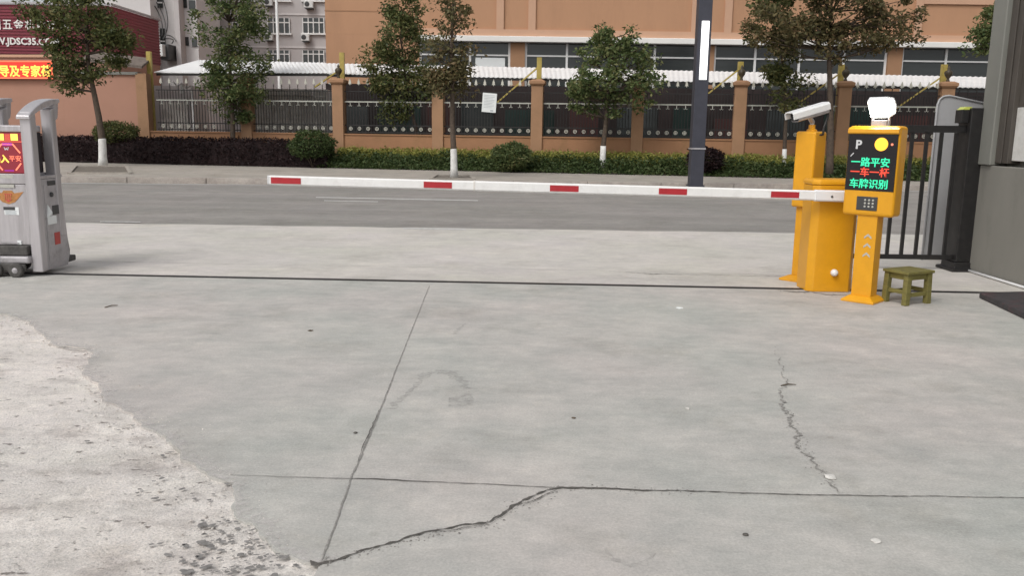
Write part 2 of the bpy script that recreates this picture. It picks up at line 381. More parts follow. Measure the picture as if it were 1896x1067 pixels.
# gutter line and worn road paint
m = MB()
for i in range(60):
    xa, xb = -40 + i * 1.0, -39 + i * 1.0
    w = .10 + .05 * noise.noise((xa, 0, 5))
    m.quad((xa, yk(xa) - .14 - w, -.002), (xb, yk(xb) - .14 - w, -.002), (xb, yk(xb) - .10, -.002), (xa, yk(xa) - .10, -.002))
for (p, q, h) in (((585, 366), (885, 372), 1.5), ((600, 372), (700, 374), 1.2)):
    a, b = G(*p, -.002), G(*q, -.002); a2, b2 = G(p[0], p[1] - h, -.002), G(q[0], q[1] - h, -.002); m.quad(a, b, b2, a2)
tag(m.build('road_marking', M_line), kind='structure')
m = MB()
for (p, q, h) in (((745, 424), (862, 426), 2.2), ((185, 411), (260, 412), 1.5)):
    m.quad(G(*p, .004), G(*q, .004), G(q[0], q[1] - h, .004), G(p[0], p[1] - h, .004))
tag(m.build('apron_marking', M_line), kind='structure')

# ------------------------------------------------------------------ near yard: new slab lying over old broken concrete
EDGE = [(-160, 560), (20, 583), (52, 598), (75, 618), (100, 641), (150, 645), (176, 652), (160, 672), (150, 690), (186, 716), (196, 741), (242, 768), (262, 790), (292, 800), (318, 826), (345, 856),
        (388, 880), (430, 893), (436, 930), (440, 960), (482, 990), (506, 1012), (524, 1028), (560, 1044), (592, 1046)]
edge = []
pts = [G(*p) for p in EDGE]
for i in range(len(pts) - 1):
    a, b = pts[i], pts[i + 1]; n_ = max(2, int((b - a).length / .035))
    for k in range(n_):
        t = k / n_; p = a.lerp(b, t); d = (b - a).normalized(); nrm = Vector((-d.y, d.x, 0))
        amp = .03 if 0 < i else .01
        p = p + nrm * (amp * noise.noise((p.x * 9, p.y * 9, 1)) + .7 * amp * noise.noise((p.x * 31, p.y * 31, 4)))
        edge.append((p.x, p.y))
lastp = pts[-1]; edge.append((lastp.x, lastp.y)); edge.append((lastp.x - .03, 1.4)); edge.append((lastp.x - .05, -4))
poly = [(-30, ytk(-30) - .03)] + [(-30, edge[0][1])] + edge + [(14, -4), (14, ytk(14) - .03)]
m = MB().prism(poly, -.05, 0.0)
o = m.build('yard_slab', M_slab); tag(o, kind='structure')
# old concrete: displaced grid
x0, x1, y0, y1 = -5.2, -.45, 1.6, 6.6; st = .017
xs = np.arange(x0, x1, st); ys = np.arange(y0, y1, st)
vs = []
for y in ys:
    for x in xs:
        p1 = noise.noise((x * 1.6, y * 1.6, 0)); p2 = noise.noise((x * 7, y * 7, 2)); p3 = noise.noise((x * 24, y * 24, 5)); p4 = noise.noise((x * 60, y * 60, 8))
        wear = max(0, min(1, .5 + (x + 2.0) * .45 + (3.6 - y) * .35 + p1 * .4))        # rougher near the slab and the camera
        z = -.012 + .004 * p1 + (.003 + .004 * wear) * p2 + .0035 * wear * p3 + .002 * wear * p4
        pit = p3 * .6 + p2 * .4 + .25 * p4
        if pit > .26: z -= min(.012, (pit - .26) * .06) * (0.3 + wear)
        vs.append((x, y, min(z, -.002)))
nxg = len(xs)
fs = [(j * nxg + i, j * nxg + i + 1, (j + 1) * nxg + i + 1, (j + 1) * nxg + i) for j in range(len(ys) - 1) for i in range(nxg - 1)]
me = bpy.data.meshes.new('old_concrete'); me.from_pydata(vs, [], fs); me.materials.append(M_rough)
for p in me.polygons: p.use_smooth = True
o = bpy.data.objects.new('old_concrete', me); COL.objects.link(o); tag(o, kind='structure')
m = MB(); m.quad((-30, -4, -.03), (x0 + .02, -4, -.03), (x0 + .02, 9, -.03), (-30, 9, -.03)).quad((x0 + .02, -4, -.03), (0, -4, -.03), (0, y0 + .02, -.03), (x0 + .02, y0 + .02, -.03))
tag(m.build('old_concrete_surround', M_rough), kind='structure')

def ribbon(pix, w0, z=.004, jit=.01, rag=.5, step=.03, wf=.75):
    """ragged crack through picture points on the ground; w0 = list of widths in metres"""
    w0 = [w * wf for w in w0]; P = [G(*p) for p in pix]; m = MB(); L = []; Rr = []
    for i in range(len(P) - 1):
        a, b = P[i], P[i + 1]; n_ = max(1, int((b - a).length / step)); d = (b - a).normalized(); nr = Vector((-d.y, d.x, 0))
        for k in range(n_ + (i == len(P) - 2)):
            t = k / n_; p = a.lerp(b, t); w = w0[i] * (1 - t) + w0[i + 1] * t
            p = p + nr * jit * (noise.noise((p.x * 6, p.y * 6, 3)) + .6 * noise.noise((p.x * 22, p.y * 22, 6)))
            wl = w * (.5 + rag * noise.noise((p.x * 35, p.y * 35, 9))); wr = w * (.5 + rag * noise.noise((p.x * 35, p.y * 35, 19)))
            wl, wr = (max(wl, w * .12), max(wr, w * .12)) if rag <= 1 else (max(wl, 0), max(wr, 0))
            L.append((p.x + nr.x * wl, p.y + nr.y * wl, z)); Rr.append((p.x - nr.x * wr, p.y - nr.y * wr, z))
    n_ = len(L); m.add(L + Rr, [(i, i + 1, i + 1 + n_, i + n_) for i in range(n_ - 1)])
    return m
def crack(m, material, name='ground_crack'): return tag(m.build(name, material), kind='structure')
crack(ribbon([(795, 530), (740, 668), (700, 770), (650, 888), (620, 975), (595, 1042)], [.006, .006, .009, .009, .007, .007], jit=.003, rag=.9), M_joint, 'slab_joint')
crack(ribbon([(702, 762), (684, 802), (660, 860)], [.002, .006, .002], z=.006, jit=.006, rag=1.6), M_crack)
crack(ribbon([(425, 882), (520, 885), (650, 888), (690, 889), (820, 895), (1030, 905)], [.003, .004, .006, .012, .006, .007], jit=.006), M_crack)
crack(ribbon([(1030, 904), (1070, 905), (1180, 909), (1300, 912), (1450, 917), (1600, 920), (1760, 922), (1900, 923), (2100, 927)], [.018, .020, .012, .007, .008, .007, .006, .006, .006], jit=.006, rag=.8, step=.02), M_crack)
crack(ribbon([(575, 1046), (610, 1041), (690, 1020), (745, 1000), (800, 983), (850, 975), (905, 968), (940, 945), (962, 932), (1000, 915), (1035, 904)],
             [.03, .016, .009, .012, .015, .011, .009, .012, .016, .010, .010], jit=.022, rag=.95, step=.012), M_crack)
crack(ribbon([(800, 988), (860, 982), (905, 972), (940, 952)], [.003, .007, .005, .003], z=.006, jit=.014, rag=.9), M_crack)
crack(ribbon([(958, 938), (975, 934), (1000, 925), (1030, 910)], [.004, .008, .007, .003], z=.006, jit=.012, rag=.9), M_crack)
crack(ribbon([(1436, 640), (1452, 690), (1448, 752), (1462, 790), (1476, 825), (1498, 850), (1530, 880), (1552, 915)], [.002, .004, .016, .013, .016, .012, .006, .003], jit=.045, rag=2.2, step=.012), M_joint)
crack(ribbon([(100, 641), (125, 646), (170, 648)], [.004, .020, .005], jit=.02, rag=1.0), M_joint)
crack(ribbon([(130, 484), (700, 494), (1130, 502), (1500, 511)], [.012, .008, .009, .012], jit=.02, rag=.9, step=.08), M_joint)
crack(ribbon([(1128, 503), (1210, 508), (1300, 509), (1460, 513)], [.006, .030, .012, .02], z=.006, jit=.03, rag=1.0), M_joint)
crack(ribbon([(1440, 537), (1475, 541), (1500, 540), (1530, 546), (1580, 548)], [.02, .05, .03, .03, .01], z=.005, jit=.03, rag=1.0), M_joint)
# low old-concrete ridge crack in the bottom left corner
m = MB(); rg = random.Random(31)
for i in range(420):
    if i < 260:
        u_ = rg.random(); px_ = 330 + 260 * u_ + rg.gauss(0, 25); py_ = 1075 - abs(rg.gauss(0, 60)) - (40 if rg.random() < .2 else 0)
    else:
        k = rg.randrange(len(EDGE) - 12, len(EDGE) - 1); px_ = EDGE[k][0] - abs(rg.gauss(0, 85)); py_ = EDGE[k][1] + rg.gauss(0, 38)
    if py_ > 1066 or px_ > 560: continue
    c_ = G(px_, py_, 0)
    if c_.x > min(edge, key=lambda e_: abs(e_[1] - c_.y) + (9 if e_[1] < 1.5 else 0))[0] - .02: continue
    w_ = min(.022, abs(rg.gauss(0, .007)) + .002); h_ = w_ * rg.uniform(.35, .9); q_ = rg.gauss(0, .5); n_ = 9
    P_ = []
    for t in range(n_):
        a_ = 2 * math.pi * t / n_; r_ = rg.uniform(.55, 1.25); x_, y_ = math.cos(a_) * w_ * r_, math.sin(a_) * h_ * r_
        P_.append((c_.x + x_ * math.cos(q_) - y_ * math.sin(q_), c_.y + x_ * math.sin(q_) + y_ * math.cos(q_), -.0005 + .0002 * (i % 7)))
    m.add(P_, [tuple(range(n_))])
tag(m.build('old_concrete_pits', mat('pit_shade_dirt', (.21, .20, .19), .95, var=.4, scale=40)), kind='structure')
# pale dust and crumbs spread over the slab along its broken edge
M_dust = bpy.data.materials.new('pale_dust'); M_dust.use_nodes = True; n = M_dust.node_tree; pb = n.nodes['Principled BSDF']; pb.inputs['Base Color'].default_value = (.62, .585, .565, 1); pb.inputs['Roughness'].default_value = .95
at_ = n.nodes.new('ShaderNodeAttribute'); at_.attribute_name = 'cover'; gn_ = n.nodes.new('ShaderNodeNewGeometry')
nz_ = n.nodes.new('ShaderNodeTexNoise'); nz_.inputs['Scale'].default_value = 22; nz_.inputs['Detail'].default_value = 9; nz_.inputs['Roughness'].default_value = .75; n.links.new(gn_.outputs['Position'], nz_.inputs['Vector'])
ad_ = n.nodes.new('ShaderNodeMath'); ad_.operation = 'ADD'; n.links.new(nz_.outputs['Fac'], ad_.inputs[0]); n.links.new(at_.outputs['Fac'], ad_.inputs[1])
rp_ = n.nodes.new('ShaderNodeValToRGB'); rp_.color_ramp.elements[0].position = .70; rp_.color_ramp.elements[1].position = 1.0; rp_.color_ramp.elements[1].color = (.85, .85, .85, 1); n.links.new(ad_.outputs[0], rp_.inputs[0])
tr_ = n.nodes.new('ShaderNodeBsdfTransparent'); mx_ = n.nodes.new('ShaderNodeMixShader'); n.links.new(rp_.outputs[0], mx_.inputs[0]); n.links.new(tr_.outputs[0], mx_.inputs[1]); n.links.new(pb.outputs[0], mx_.inputs[2]); n.links.new(mx_.outputs[0], n.nodes['Material Output'].inputs['Surface'])
es = edge[10:-2:2]; vv = []; cov = []
for k, (ex_, ey_) in enumerate(es):
    w_ = .16 + .12 * noise.noise((ex_ * 3, ey_ * 3, 7))
    for t, c_ in ((0.03, .30), (.35, .24), (1, 0.0)): vv.append((ex_ + w_ * t * .8, ey_ + w_ * t * .6, .0035)); cov.append(c_)
m = MB(); m.add(vv, [(3 * i + k, 3 * i + 1 + k, 3 * i + 4 + k, 3 * i + 3 + k) for i in range(len(es) - 1) for k in (0, 1)])
o = m.build('concrete_dust', M_dust); ca = o.data.attributes.new('cover', 'FLOAT', 'POINT'); ca.data.foreach_set('value', cov); tag(o, kind='structure')
m = MB(); rg = random.Random(9)
for (pa, pb_, cnt, sp) in (((600, 1042), (905, 969), 150, .012), ((905, 969), (1035, 904), 110, .02), ((1035, 904), (1300, 912), 90, .012), ((1450, 752), (1500, 852), 110, .02), ((1500, 852), (1545, 905), 40, .02), ((1440, 540), (1580, 546), 60, .04)):
    A_, B_ = G(*pa), G(*pb_)
    for i in range(cnt):
        p = A_.lerp(B_, rg.random()); x, y = p.x + rg.gauss(0, sp), p.y + rg.gauss(0, sp * 1.5); s_ = min(.008, abs(rg.gauss(0, .0028)) + .0012); q = Matrix.Rotation(rg.random() * 6, 3, 'Z')
        m.add([Vector((x, y, .001)) + q @ Vector(v) * s_ for v in ((1, 0, 0), (-1, .2, 0), (.1, 1, 0), (0, -.8, .1), (0, 0, .7))], [(0, 2, 4), (2, 1, 4), (1, 3, 4), (3, 0, 4)])
tag(m.build('concrete_crumbs', M_joint), 'fine grey grit lying along the cracks in the slab', 'grit', kind='stuff')
# tyre stains
def stain(pix, name='tyre_stain'):
    m = MB(); P = [G(*p, .003) for p in pix]; m.add(P, [tuple(range(len(P)))]); return tag(m.build(name, M_stain), kind='structure')
M_stain2 = bpy.data.materials.new('faint_stain'); M_stain2.use_nodes = True
n = M_stain2.node_tree; pb = n.nodes['Principled BSDF']; pb.inputs['Base Color'].default_value = (.2, .2, .19, 1); pb.inputs['Roughness'].default_value = .8
tcn = n.nodes.new('ShaderNodeNewGeometry'); nz_ = n.nodes.new('ShaderNodeTexNoise'); nz_.inputs['Scale'].default_value = 28; nz_.inputs['Detail'].default_value = 6; n.links.new(tcn.outputs['Position'], nz_.inputs['Vector'])
rp_ = n.nodes.new('ShaderNodeValToRGB'); rp_.color_ramp.elements[0].position = .35; rp_.color_ramp.elements[1].position = .75; rp_.color_ramp.elements[1].color = (.30, .30, .30, 1)
n.links.new(nz_.outputs['Fac'], rp_.inputs[0]); tr_ = n.nodes.new('ShaderNodeBsdfTransparent'); mx_ = n.nodes.new('ShaderNodeMixShader')
n.links.new(rp_.outputs[0], mx_.inputs[0]); n.links.new(tr_.outputs[0], mx_.inputs[1]); n.links.new(pb.outputs[0], mx_.inputs[2]); n.links.new(mx_.outputs[0], n.nodes['Material Output'].inputs['Surface'])
M_stain = M_stain2
stain([(830, 754), (876, 752), (877, 738), (868, 724), (852, 735), (831, 736)])
crack(ribbon([(722, 759), (748, 735), (770, 715), (790, 694), (820, 686), (850, 700), (868, 722)], [.05, .05, .05, .09, .10, .09, .07], z=.003, rag=.9, jit=.01), M_stain, 'tyre_stain')
crack(ribbon([(1120, 1018), (1135, 1038), (1165, 1052), (1195, 1040), (1205, 1025)], [.01, .03, .03, .02, .02], z=.003, rag=1.0, jit=.02), M_stain, 'tyre_stain')
crack(ribbon([(842, 620), (850, 610), (862, 600)], [.04, .04, .02], z=.003, rag=1.0), M_stain, 'tyre_stain')

# loose bits on the yard
def pebble(px, py, r_, name, label, cat, material, flat=.5):
    p = G(px, py); bm = bmesh.new(); bmesh.ops.create_icosphere(bm, subdivisions=2, radius=r_)
    for v in bm.verts:
        v.co *= 1 + .35 * noise.noise(v.co * (2 / r_) + Vector((px, py, 0))); v.co.z = v.co.z * flat + r_ * flat * .6
    me = bpy.data.meshes.new(name); bm.to_mesh(me); bm.free(); me.materials.append(material)
    o = bpy.data.objects.new(name, me); COL.objects.link(o); o.location = p; return tag(o, label, cat)
pebble(1622, 1004, .018, 'pebble', 'pale flat pebble lying alone on the near right of the grey slab', 'pebble', M_pebble, .3)
pebble(1273, 758, .012, 'pebble', 'tiny white chip on the open slab left of the broken crack', 'pebble', M_pebble)
pebble(1537, 886, .024, 'pebble', 'white concrete chip lying in the lower end of the right hand crack', 'pebble', M_pebble, .4)
pebble(658, 803, .010, 'pebble', 'tiny dark stone beside the long straight slab joint', 'pebble', M_crack)
pebble(1380, 992, .012, 'pebble', 'small dark chip on the near slab below the long cross crack', 'pebble', M_crack, .4)
pebble(1258, 571, .03, 'paper_scrap', 'small pale scrap on the slab just inside the gate track', 'scrap', M_paper, .15)
pebble(575, 613, .02, 'leaf_litter', 'small brown leaf crumb on the slab left of the joint', 'litter', M_twig, .2)
pebble(1062, 775, .012, 'leaf_litter', 'tiny brown crumb in the middle of the slab', 'litter', M_twig, .3)
a, b = G(194, 571), G(218, 567)
tag(MB().tube([a + Vector((0, 0, .006)), a.lerp(b, .5) + Vector((0, .01, .012)), b + Vector((0, 0, .006))], [.004, .005, .003], 6).build('twig', M_twig), 'thin dark twig lying on the slab near the sliding gate', 'twig')
a, b = G(1446, 716), G(1474, 714)
tag(MB().tube([a + Vector((0, 0, .005)), a.lerp(b, .5) + Vector((0, .008, .008)), b + Vector((0, 0, .005))], [.003, .004, .002], 6).build('twig', M_twig), 'short twig lying across the faint right hand crack', 'twig')
# crumbs of old concrete along the broken edge: uncountable
m = MB(); rg = random.Random(5)
for i in range(900):
    k = rg.randrange(30, len(edge) - 3); ex, ey = edge[k]
    x, y = ex - rg.gauss(.03, .12), ey - rg.gauss(.0, .10)
    s_ = min(.012, abs(rg.gauss(0, .0035)) + .002) * (1 if x < ex else .5)
    q = Matrix.Rotation(rg.random() * 6, 3, 'Z') @ Matrix.Rotation(rg.random(), 3, 'X')
    vv = [Vector((x, y, -.004 if x < ex else .001)) + q @ Vector(v) * s_ * rg.uniform(.7, 1.3) for v in ((1, 0, 0), (-1, 0.1, 0), (0, 1, 0), (0, -1, .1), (0, 0, .45), (0, .1, -.5))]
    m.add(vv, [(0, 2, 4), (2, 1, 4), (1, 3, 4), (3, 0, 4), (2, 0, 5), (1, 2, 5), (3, 1, 5), (0, 3, 5)])
tag(m.build('concrete_crumbs', M_rough), 'crumbs of broken concrete along the ragged slab edge', 'rubble', kind='stuff')

# ------------------------------------------------------------------ gate track
m = MB(); xa, xb = G(95, 508).x, 5.0
m.loft([[Vector((x, ytk(x) + dy, z)) for dy, z in ((-.028, -.02), (-.028, .008), (.028, .008), (.028, -.02))] for x in (-9, xb)])
tag(m.build('gate_track', M_rail), 'black steel sliding gate track crossing the concrete driveway', 'track')

# ------------------------------------------------------------------ barrier gate
b0 = G(1537, 541)
root = thing('barrier_gate', 'yellow boom barrier cabinet with long red and white striped arm lowered', 'barrier', b0)
w, d, c = .385, .30, .06
xl, xr = D(1507, 480, b0.y).x - b0.x - .045, D(1584, 480, b0.y).x - b0.x
pl = [(xl, .05), (xl + .055, 0), (xr - .045, 0), (xr, .05), (xr, d), (xl, d)]
m = MB()
ring = lambda s, z, dy=0: [Vector((x * s + (1 - s) * (xl + xr) / 2, (y - d / 2) * s + d / 2 + dy, z)) for x, y in pl]
m.loft([ring(1, 0), ring(1, 1.0)])
m.build('cabinet', M_yel, root, bevel=.008)
m = MB().loft([ring(1.0, 1.003), ring(1.03, 1.008), ring(1.03, 1.03), ring(.94, 1.055)])
m.build('cabinet_lid', M_yel, root, bevel=.006)
kz = D(1544, 505, b0.y).z; kx = D(1544, 505, b0.y).x - b0.x
MB().lathe([(.006, .045), (.022, .042), (.030, .028), (.034, .012), (.034, 0)], (kx, -.001, kz), 20, Matrix.Rotation(R(90), 3, 'X').to_4x4()).build('round_knob', M_whiteplastic, root, smooth=True)
# arm
Yb = b0.y - .075
A, S, B = D(500, 333.5, Yb), D(878, 345, Yb), D(1568, 363.5, Yb)
def onarm(px):
    t0 = (px - 500) / (1568 - 500); p = A.lerp(B, t0)
    for _ in range(6):
        dd = p - CAM; x = W / 2 + FPX * dd.dot(rt) / dd.dot(fw); t0 += (px - x) / 1068; p = A.lerp(B, t0)
    return p
ah, ad = .088, .045
def armsec(m, p, q, h, dd, r_=.012):
    e = (q - p).normalized(); u_ = Vector((-e.z, 0, e.x))
    prof = [(-dd / 2, -h / 2 + r_), (-dd / 2 + r_, -h / 2), (dd / 2 - r_, -h / 2), (dd / 2, -h / 2 + r_), (dd / 2, h / 2 - r_), (dd / 2 - r_, h / 2), (-dd / 2 + r_, h / 2), (-dd / 2, h / 2 - r_)]
    return m.loft([[pt + Vector((0, y, 0)) + u_ * z for y, z in prof] for pt in (p, q)])
S = onarm(878)
arm = armsec(MB(), A - b0, S - b0, ah, ad).build('boom_arm', M_white, root)
armsec(MB(), S - b0 + (S - A).normalized() * .004, onarm(1545) - b0, ah + .004, ad + .004).build('arm_sleeve', M_white, arm)
armsec(MB(), onarm(496) - b0, A - b0, ah - .002, ad - .002).build('end_cap', M_letter, arm)
armsec(MB(), S - b0 - (S - A).normalized() * .006, S - b0 + (S - A).normalized() * .010, ah + .010, ad + .010).build('joint_collar', M_shed, arm)
for (pa, pb_) in ((503, 558), (785, 837), (1018, 1071), (1219, 1271), (1426, 1478)):
    p, q = onarm(pa), onarm(pb_); e = (q - p).normalized(); u_ = Vector((-e.z, 0, e.x)); hh = ah * .31; fy = -(ad + .004) / 2 - .0025
    MB().loft([[pt - b0 + Vector((0, y, 0)) + u_ * z for y, z in ((fy, -hh), (fy + .004, -hh), (fy + .004, hh), (fy, hh))] for pt in (p, q)]).build('red_stripe', M_red, arm)
p, q = onarm(1508) - b0, B - b0 + Vector((.06, 0, 0))
cl = armsec(MB(), p, q, ah + .016, ad + .02).build('arm_clamp', M_whiteplastic, root, bevel=.004)
for t in (.32,):
    pp = p.lerp(q, .42); MB().lathe([(.001, .008), (.009, .007), (.011, 0)], (pp.x, pp.y - (ad + .02) / 2, pp.z - .005), 10, Matrix.Rotation(R(90), 3, 'X').to_4x4()).build('bolt', M_dgrey, cl)
MB().lathe([(.045, 0), (.045, .06)], (.06, 0, (B - b0).z), 20, Matrix.Rotation(R(90), 3, 'X').to_4x4()).build('axle_hub', M_dgrey, root, smooth=False)

# ------------------------------------------------------------------ plate-reading camera post
c0 = G(1482, 519)
root = thing('camera_post', 'yellow steel post with white bullet camera standing behind the boom barrier', 'camera post', c0, R(-47))
zb = D(1493, 383, c0.y).z; zt = D(1495, 243, c0.y).z
MB().loft([[Vector((sx * s, sy * s, z)) for sx, sy in ((-1, -1), (1, -1), (1, 1), (-1, 1))] for s, z in ((.155, 0), (.155, .02), (.085, .055))]).build('base_plate', M_yel, root, bevel=.004)
MB().box(-.068, .068, -.068, .068, .05, zb + .01).build('column', M_yel, root, bevel=.006)
MB().box(-.105, .105, -.115, .115, zb, zt).build('control_box', M_yel, root, bevel=.022)
MB().box(.107, .118, -.06, .03, zb - .06, zb + .03).build('latch', M_dgrey, root, bevel=.003)
# bracket and camera (directions in world, brought into the post's frame)
Ri = Matrix.Rotation(R(47), 3, 'Z')
loc = lambda v: Ri @ (Vector(v) - c0)
ctop = Vector((c0.x, c0.y, zt))
e0, e1 = D(1467, 217, c0.y - .14), D(1528, 199, c0.y + .02)
ax = (e0 - e1).normalized(); mid = (e0 + e1) / 2; sidev = ax.cross(Vector((0, 0, 1))).normalized(); upv = sidev.cross(ax)
m = MB(); m.lathe([(.05, 0), (.05, .02), (.032, .03), (.032, .07)], loc(ctop - Vector((0, 0, .005))), 16); m.build('bracket', M_yel, root)
def camsec(w_, h_, off=0, ch=.25):
    pr = [(-w_, -h_ + ch * h_), (-w_ + ch * w_, -h_), (w_ - ch * w_, -h_), (w_, -h_ + ch * h_), (w_, h_ - ch * h_), (w_ - ch * w_, h_), (-w_ + ch * w_, h_), (-w_, h_ - ch * h_)]
    return lambda p: [loc(p + sidev * a_ + upv * (b_ + off)) for a_, b_ in pr]
s_ = camsec(.052, .045, -.008)
body = MB().loft([s_(e1 + ax * .0), s_(e0 - ax * .03)]).build('camera_body', M_silver, root)
def hood(p): return [loc(p + sidev * a_ + upv * b_) for a_, b_ in ((-.064, -.018), (-.064, .035), (-.045, .055), (.045, .055), (.064, .035), (.064, -.018), (.056, -.018), (.056, .032), (.042, .046), (-.042, .046), (-.056, .032), (-.056, -.018))]
MB().loft([hood(e1 - ax * .01), hood(e0 + ax * .035)]).build('sunshield', M_whiteplastic, root)
s2 = camsec(.046, .038, -.008)
MB().loft([s2(e0 - ax * .03), s2(e0 - ax * .024)]).build('lens_window', M_screen, body)
s3 = camsec(.05, .043, -.004)
MB().loft([s3(e1 - ax * .022), s3(e1 - ax * .001)]).build('rear_cap', M_dgrey, body)
jp = mid - upv * .045
MB().tube([loc(ctop + Vector((0, 0, .05))), loc(ctop + Vector((0, 0, .09))), loc(jp)], [.02, .024, .024], 12).build('pivot_arm', M_silver, root)
cb0 = e1 - ax * .01 - upv * .03
MB().tube([loc(cb0), loc(cb0 - upv * .05 - ax * .02), loc(Vector((c0.x + .10, c0.y - .05, zt + .04))), loc(Vector((c0.x + .085, c0.y - .075, zt - .03))), loc(Vector((c0.x + .03, c0.y - .10, zt - .035)))], .011, 8).build('cable', M_black, root, smooth=True)

# ------------------------------------------------------------------ display terminal
d0 = G(1598, 557)
PH = R(-44)
root = thing('parking_terminal', 'yellow parking terminal with lit text screen and floodlight on top', 'display terminal', d0, PH)
zB = D(1600, 399, d0.y).z; zT = D(1612, 233, d0.y).z; hgt = zT - zB
MB().loft([[Vector((sx * s, sy * s, z)) for sx, sy in ((-1, -1), (1, -1), (1, 1), (-1, 1))] for s, z in ((.145, 0), (.145, .018), (.092, .055))]).build('base_plate', M_yel, root, bevel=.004)
col_ = MB().box(-.088, .088, -.07, .07, .05, zB + .01).build('column', M_yel, root, bevel=.006)
for k, py in enumerate((434, 451, 468)):
    z = D(1604, py, d0.y).z; t = .012; cx_ = .02
    MB().yprism([(cx_ - .032, z - .016), (cx_, z + .012), (cx_ + .032, z - .016), (cx_ + .032, z - .034), (cx_, z - .008), (cx_ - .032, z - .034)], -.073, -.0705).build('chevron', M_chev, col_)
hw, hd = .222, .095
fy = -hd
bx = MB().box(-hw, hw, -hd, hd, zB, zT).build('housing', M_yel, root, bevel=.03)
zs1 = zT - .078 * hgt * 1.15; zs0 = zB + .285 * hgt
MB().box(-hw + .012, hw - .012, fy - .004, fy + .01, zs0, zs1).build('screen', M_screen, root, bevel=.002)
# bezel lips
MB().loft([[Vector((x, y, z)) for y, z in ((fy - .012, zs1 + .002), (fy - .020, zs1 + .012), (fy - .016, zT - .028), (fy + .01, zT - .012), (fy + .01, zs1 + .002))] for x in (-hw + .004, hw - .004)]).build('hood', M_yel, root, bevel=.003)
ft = fy - .0062
sh = zs1 - zs0
text('P', .105, M_letter, root, TM(-.145, ft, zs1 - .125), bold=.003)
m = MB().lathe([(.001, .004), (.056, .003), (.056, 0)], (.075, fy - .004, zs1 - .085), 28, Matrix.Rotation(R(90), 3, 'X').to_4x4()); m.build('signal_lamp', E_amber, root)
MB().lathe([(.001, .004), (.010, .003), (.010, 0)], (.165, fy - .004, zs1 - .085), 12, Matrix.Rotation(R(90), 3, 'X').to_4x4()).build('indicator_light', E_pink, root)
MB().box(-.004, .004, ft - .002, ft, -.02, .02, Matrix.Translation((-.168, 0, zs1 - .178)) @ Matrix.Rotation(R(40), 4, 'Y')).build('reflector_chip', M_letter, root)
ts = .084
for txt, mtl, zz in (('一路平安', E_green, zs0 + .215), ('一车一杆', E_red, zs0 + .130), ('车牌识别', E_green, zs0 + .030)):
    text(txt, ts, mtl, root, TM(-.005, ft, zz), align='CENTER', bold=.0012, xs=1.0)
kp = MB().box(-.095, .085, fy - .006, fy + .01, zB + .05, zB + .17).build('keypad', M_dgrey, root, bevel=.004)
for i in range(3):
    for j in range(3):
        MB().lathe([(.001, .004), (.009, .003), (.009, 0)], (-.02 + i * .034, fy - .0062, zB + .085 + j * .028), 10, Matrix.Rotation(R(90), 3, 'X').to_4x4()).build('key', M_chev, kp)
# floodlight
MB().bar((-.055, .0, zT), (-.055, .0, zT + .10), .012, .03).build('lamp_bracket', M_silver, root)
MB().bar((.085, .0, zT), (.085, .0, zT + .10), .012, .03).build('lamp_bracket', M_silver, root)
MB().box(-.05, .08, -.04, .05, zT, zT + .05).build('lamp_driver', M_silver, root, bevel=.004)
tl = Matrix.Translation((.015, 0, zT + .172)) @ Matrix.Rotation(R(-18), 4, 'Z') @ Matrix.Rotation(R(24), 4, 'X')
prof = [(-.052, -.088), (-.052, .07), (-.02, .088), (.05, .05), (.062, -.02), (.03, -.088)]
vs0 = [tl @ Vector((x, y, z)) for x in (-.095, .095) for y, z in prof]
m = MB(); m.add(vs0, [(0, 1, 2, 3, 4, 5), (11, 10, 9, 8, 7, 6)] + [(i + 6, (i + 1) % 6 + 6, (i + 1) % 6, i) for i in range(6)])
lh = m.build('lamp_head', M_whiteplastic, root, bevel=.004)
MB().box(-.084, .084, -.064, -.0535, -.080, .060, tl).build('lamp_lens', E_lamp, lh)
for sx in (-1, 1): MB().xprism([(-.046, -.07), (-.046, .06), (-.02, .072), (.03, .04), (.035, -.03), (.02, -.07)], sx * .0965 - .0012, sx * .0965 + .0012).build('side_glow', E_lamp, lh)  # glare on the housing sides, painted as glowing plates
for q_ in [o for o in bpy.data.objects if o.parent == lh and o.name.startswith('side_glow')]: q_.data.transform(tl)

# ------------------------------------------------------------------ stool
s0 = (G(1670, 567) + G(1637, 560) + G(1717, 562)) / 3
fl, rl, fr = G(1671, 566), G(1638, 559), G(1716, 561)
ex = (fr - fl); ang = math.atan2(ex.y, ex.x)
ctr = (rl + fr) / 2
root = thing('wooden_stool', 'low olive green wooden stool worn and dirty beside the yellow terminal', 'stool', ctr, ang)
root.scale = (.9, .9, .96)
lw, ld = ex.length, (rl - fl).length * 1.05
a2, b2, hs_ = lw / 2, max(ld, .24) / 2, .285
MB().box(-a2 - .035, a2 + .035, -b2 - .03, b2 + .03, hs_, hs_ + .026).build('seat', M_stool, root, bevel=.007)
for sx in (-1, 1):
    for sy in (-1, 1):
        MB().loft([[Vector((sx * (a2 * k) + dx, sy * (b2 * k) + dy, z)) for dx, dy in ((-.029, -.026), (.029, -.026), (.029, .026), (-.029, .026))] for k, z in ((.98, 0), (.93, hs_ - .001))]).build('leg', M_stool, root, bevel=.004)
for sy in (-1, 1):
    MB().box(-a2 * .93 + .031, a2 * .93 - .031, sy * b2 * .92 - .011, sy * b2 * .92 + .011, hs_ - .055, hs_ - .002).build('apron', M_stool, root, bevel=.003)
    MB().box(-a2 * .95 + .031, a2 * .95 - .031, sy * b2 * .96 - .011, sy * b2 * .96 + .011, .075, .112).build('stretcher', M_stool, root, bevel=.003)
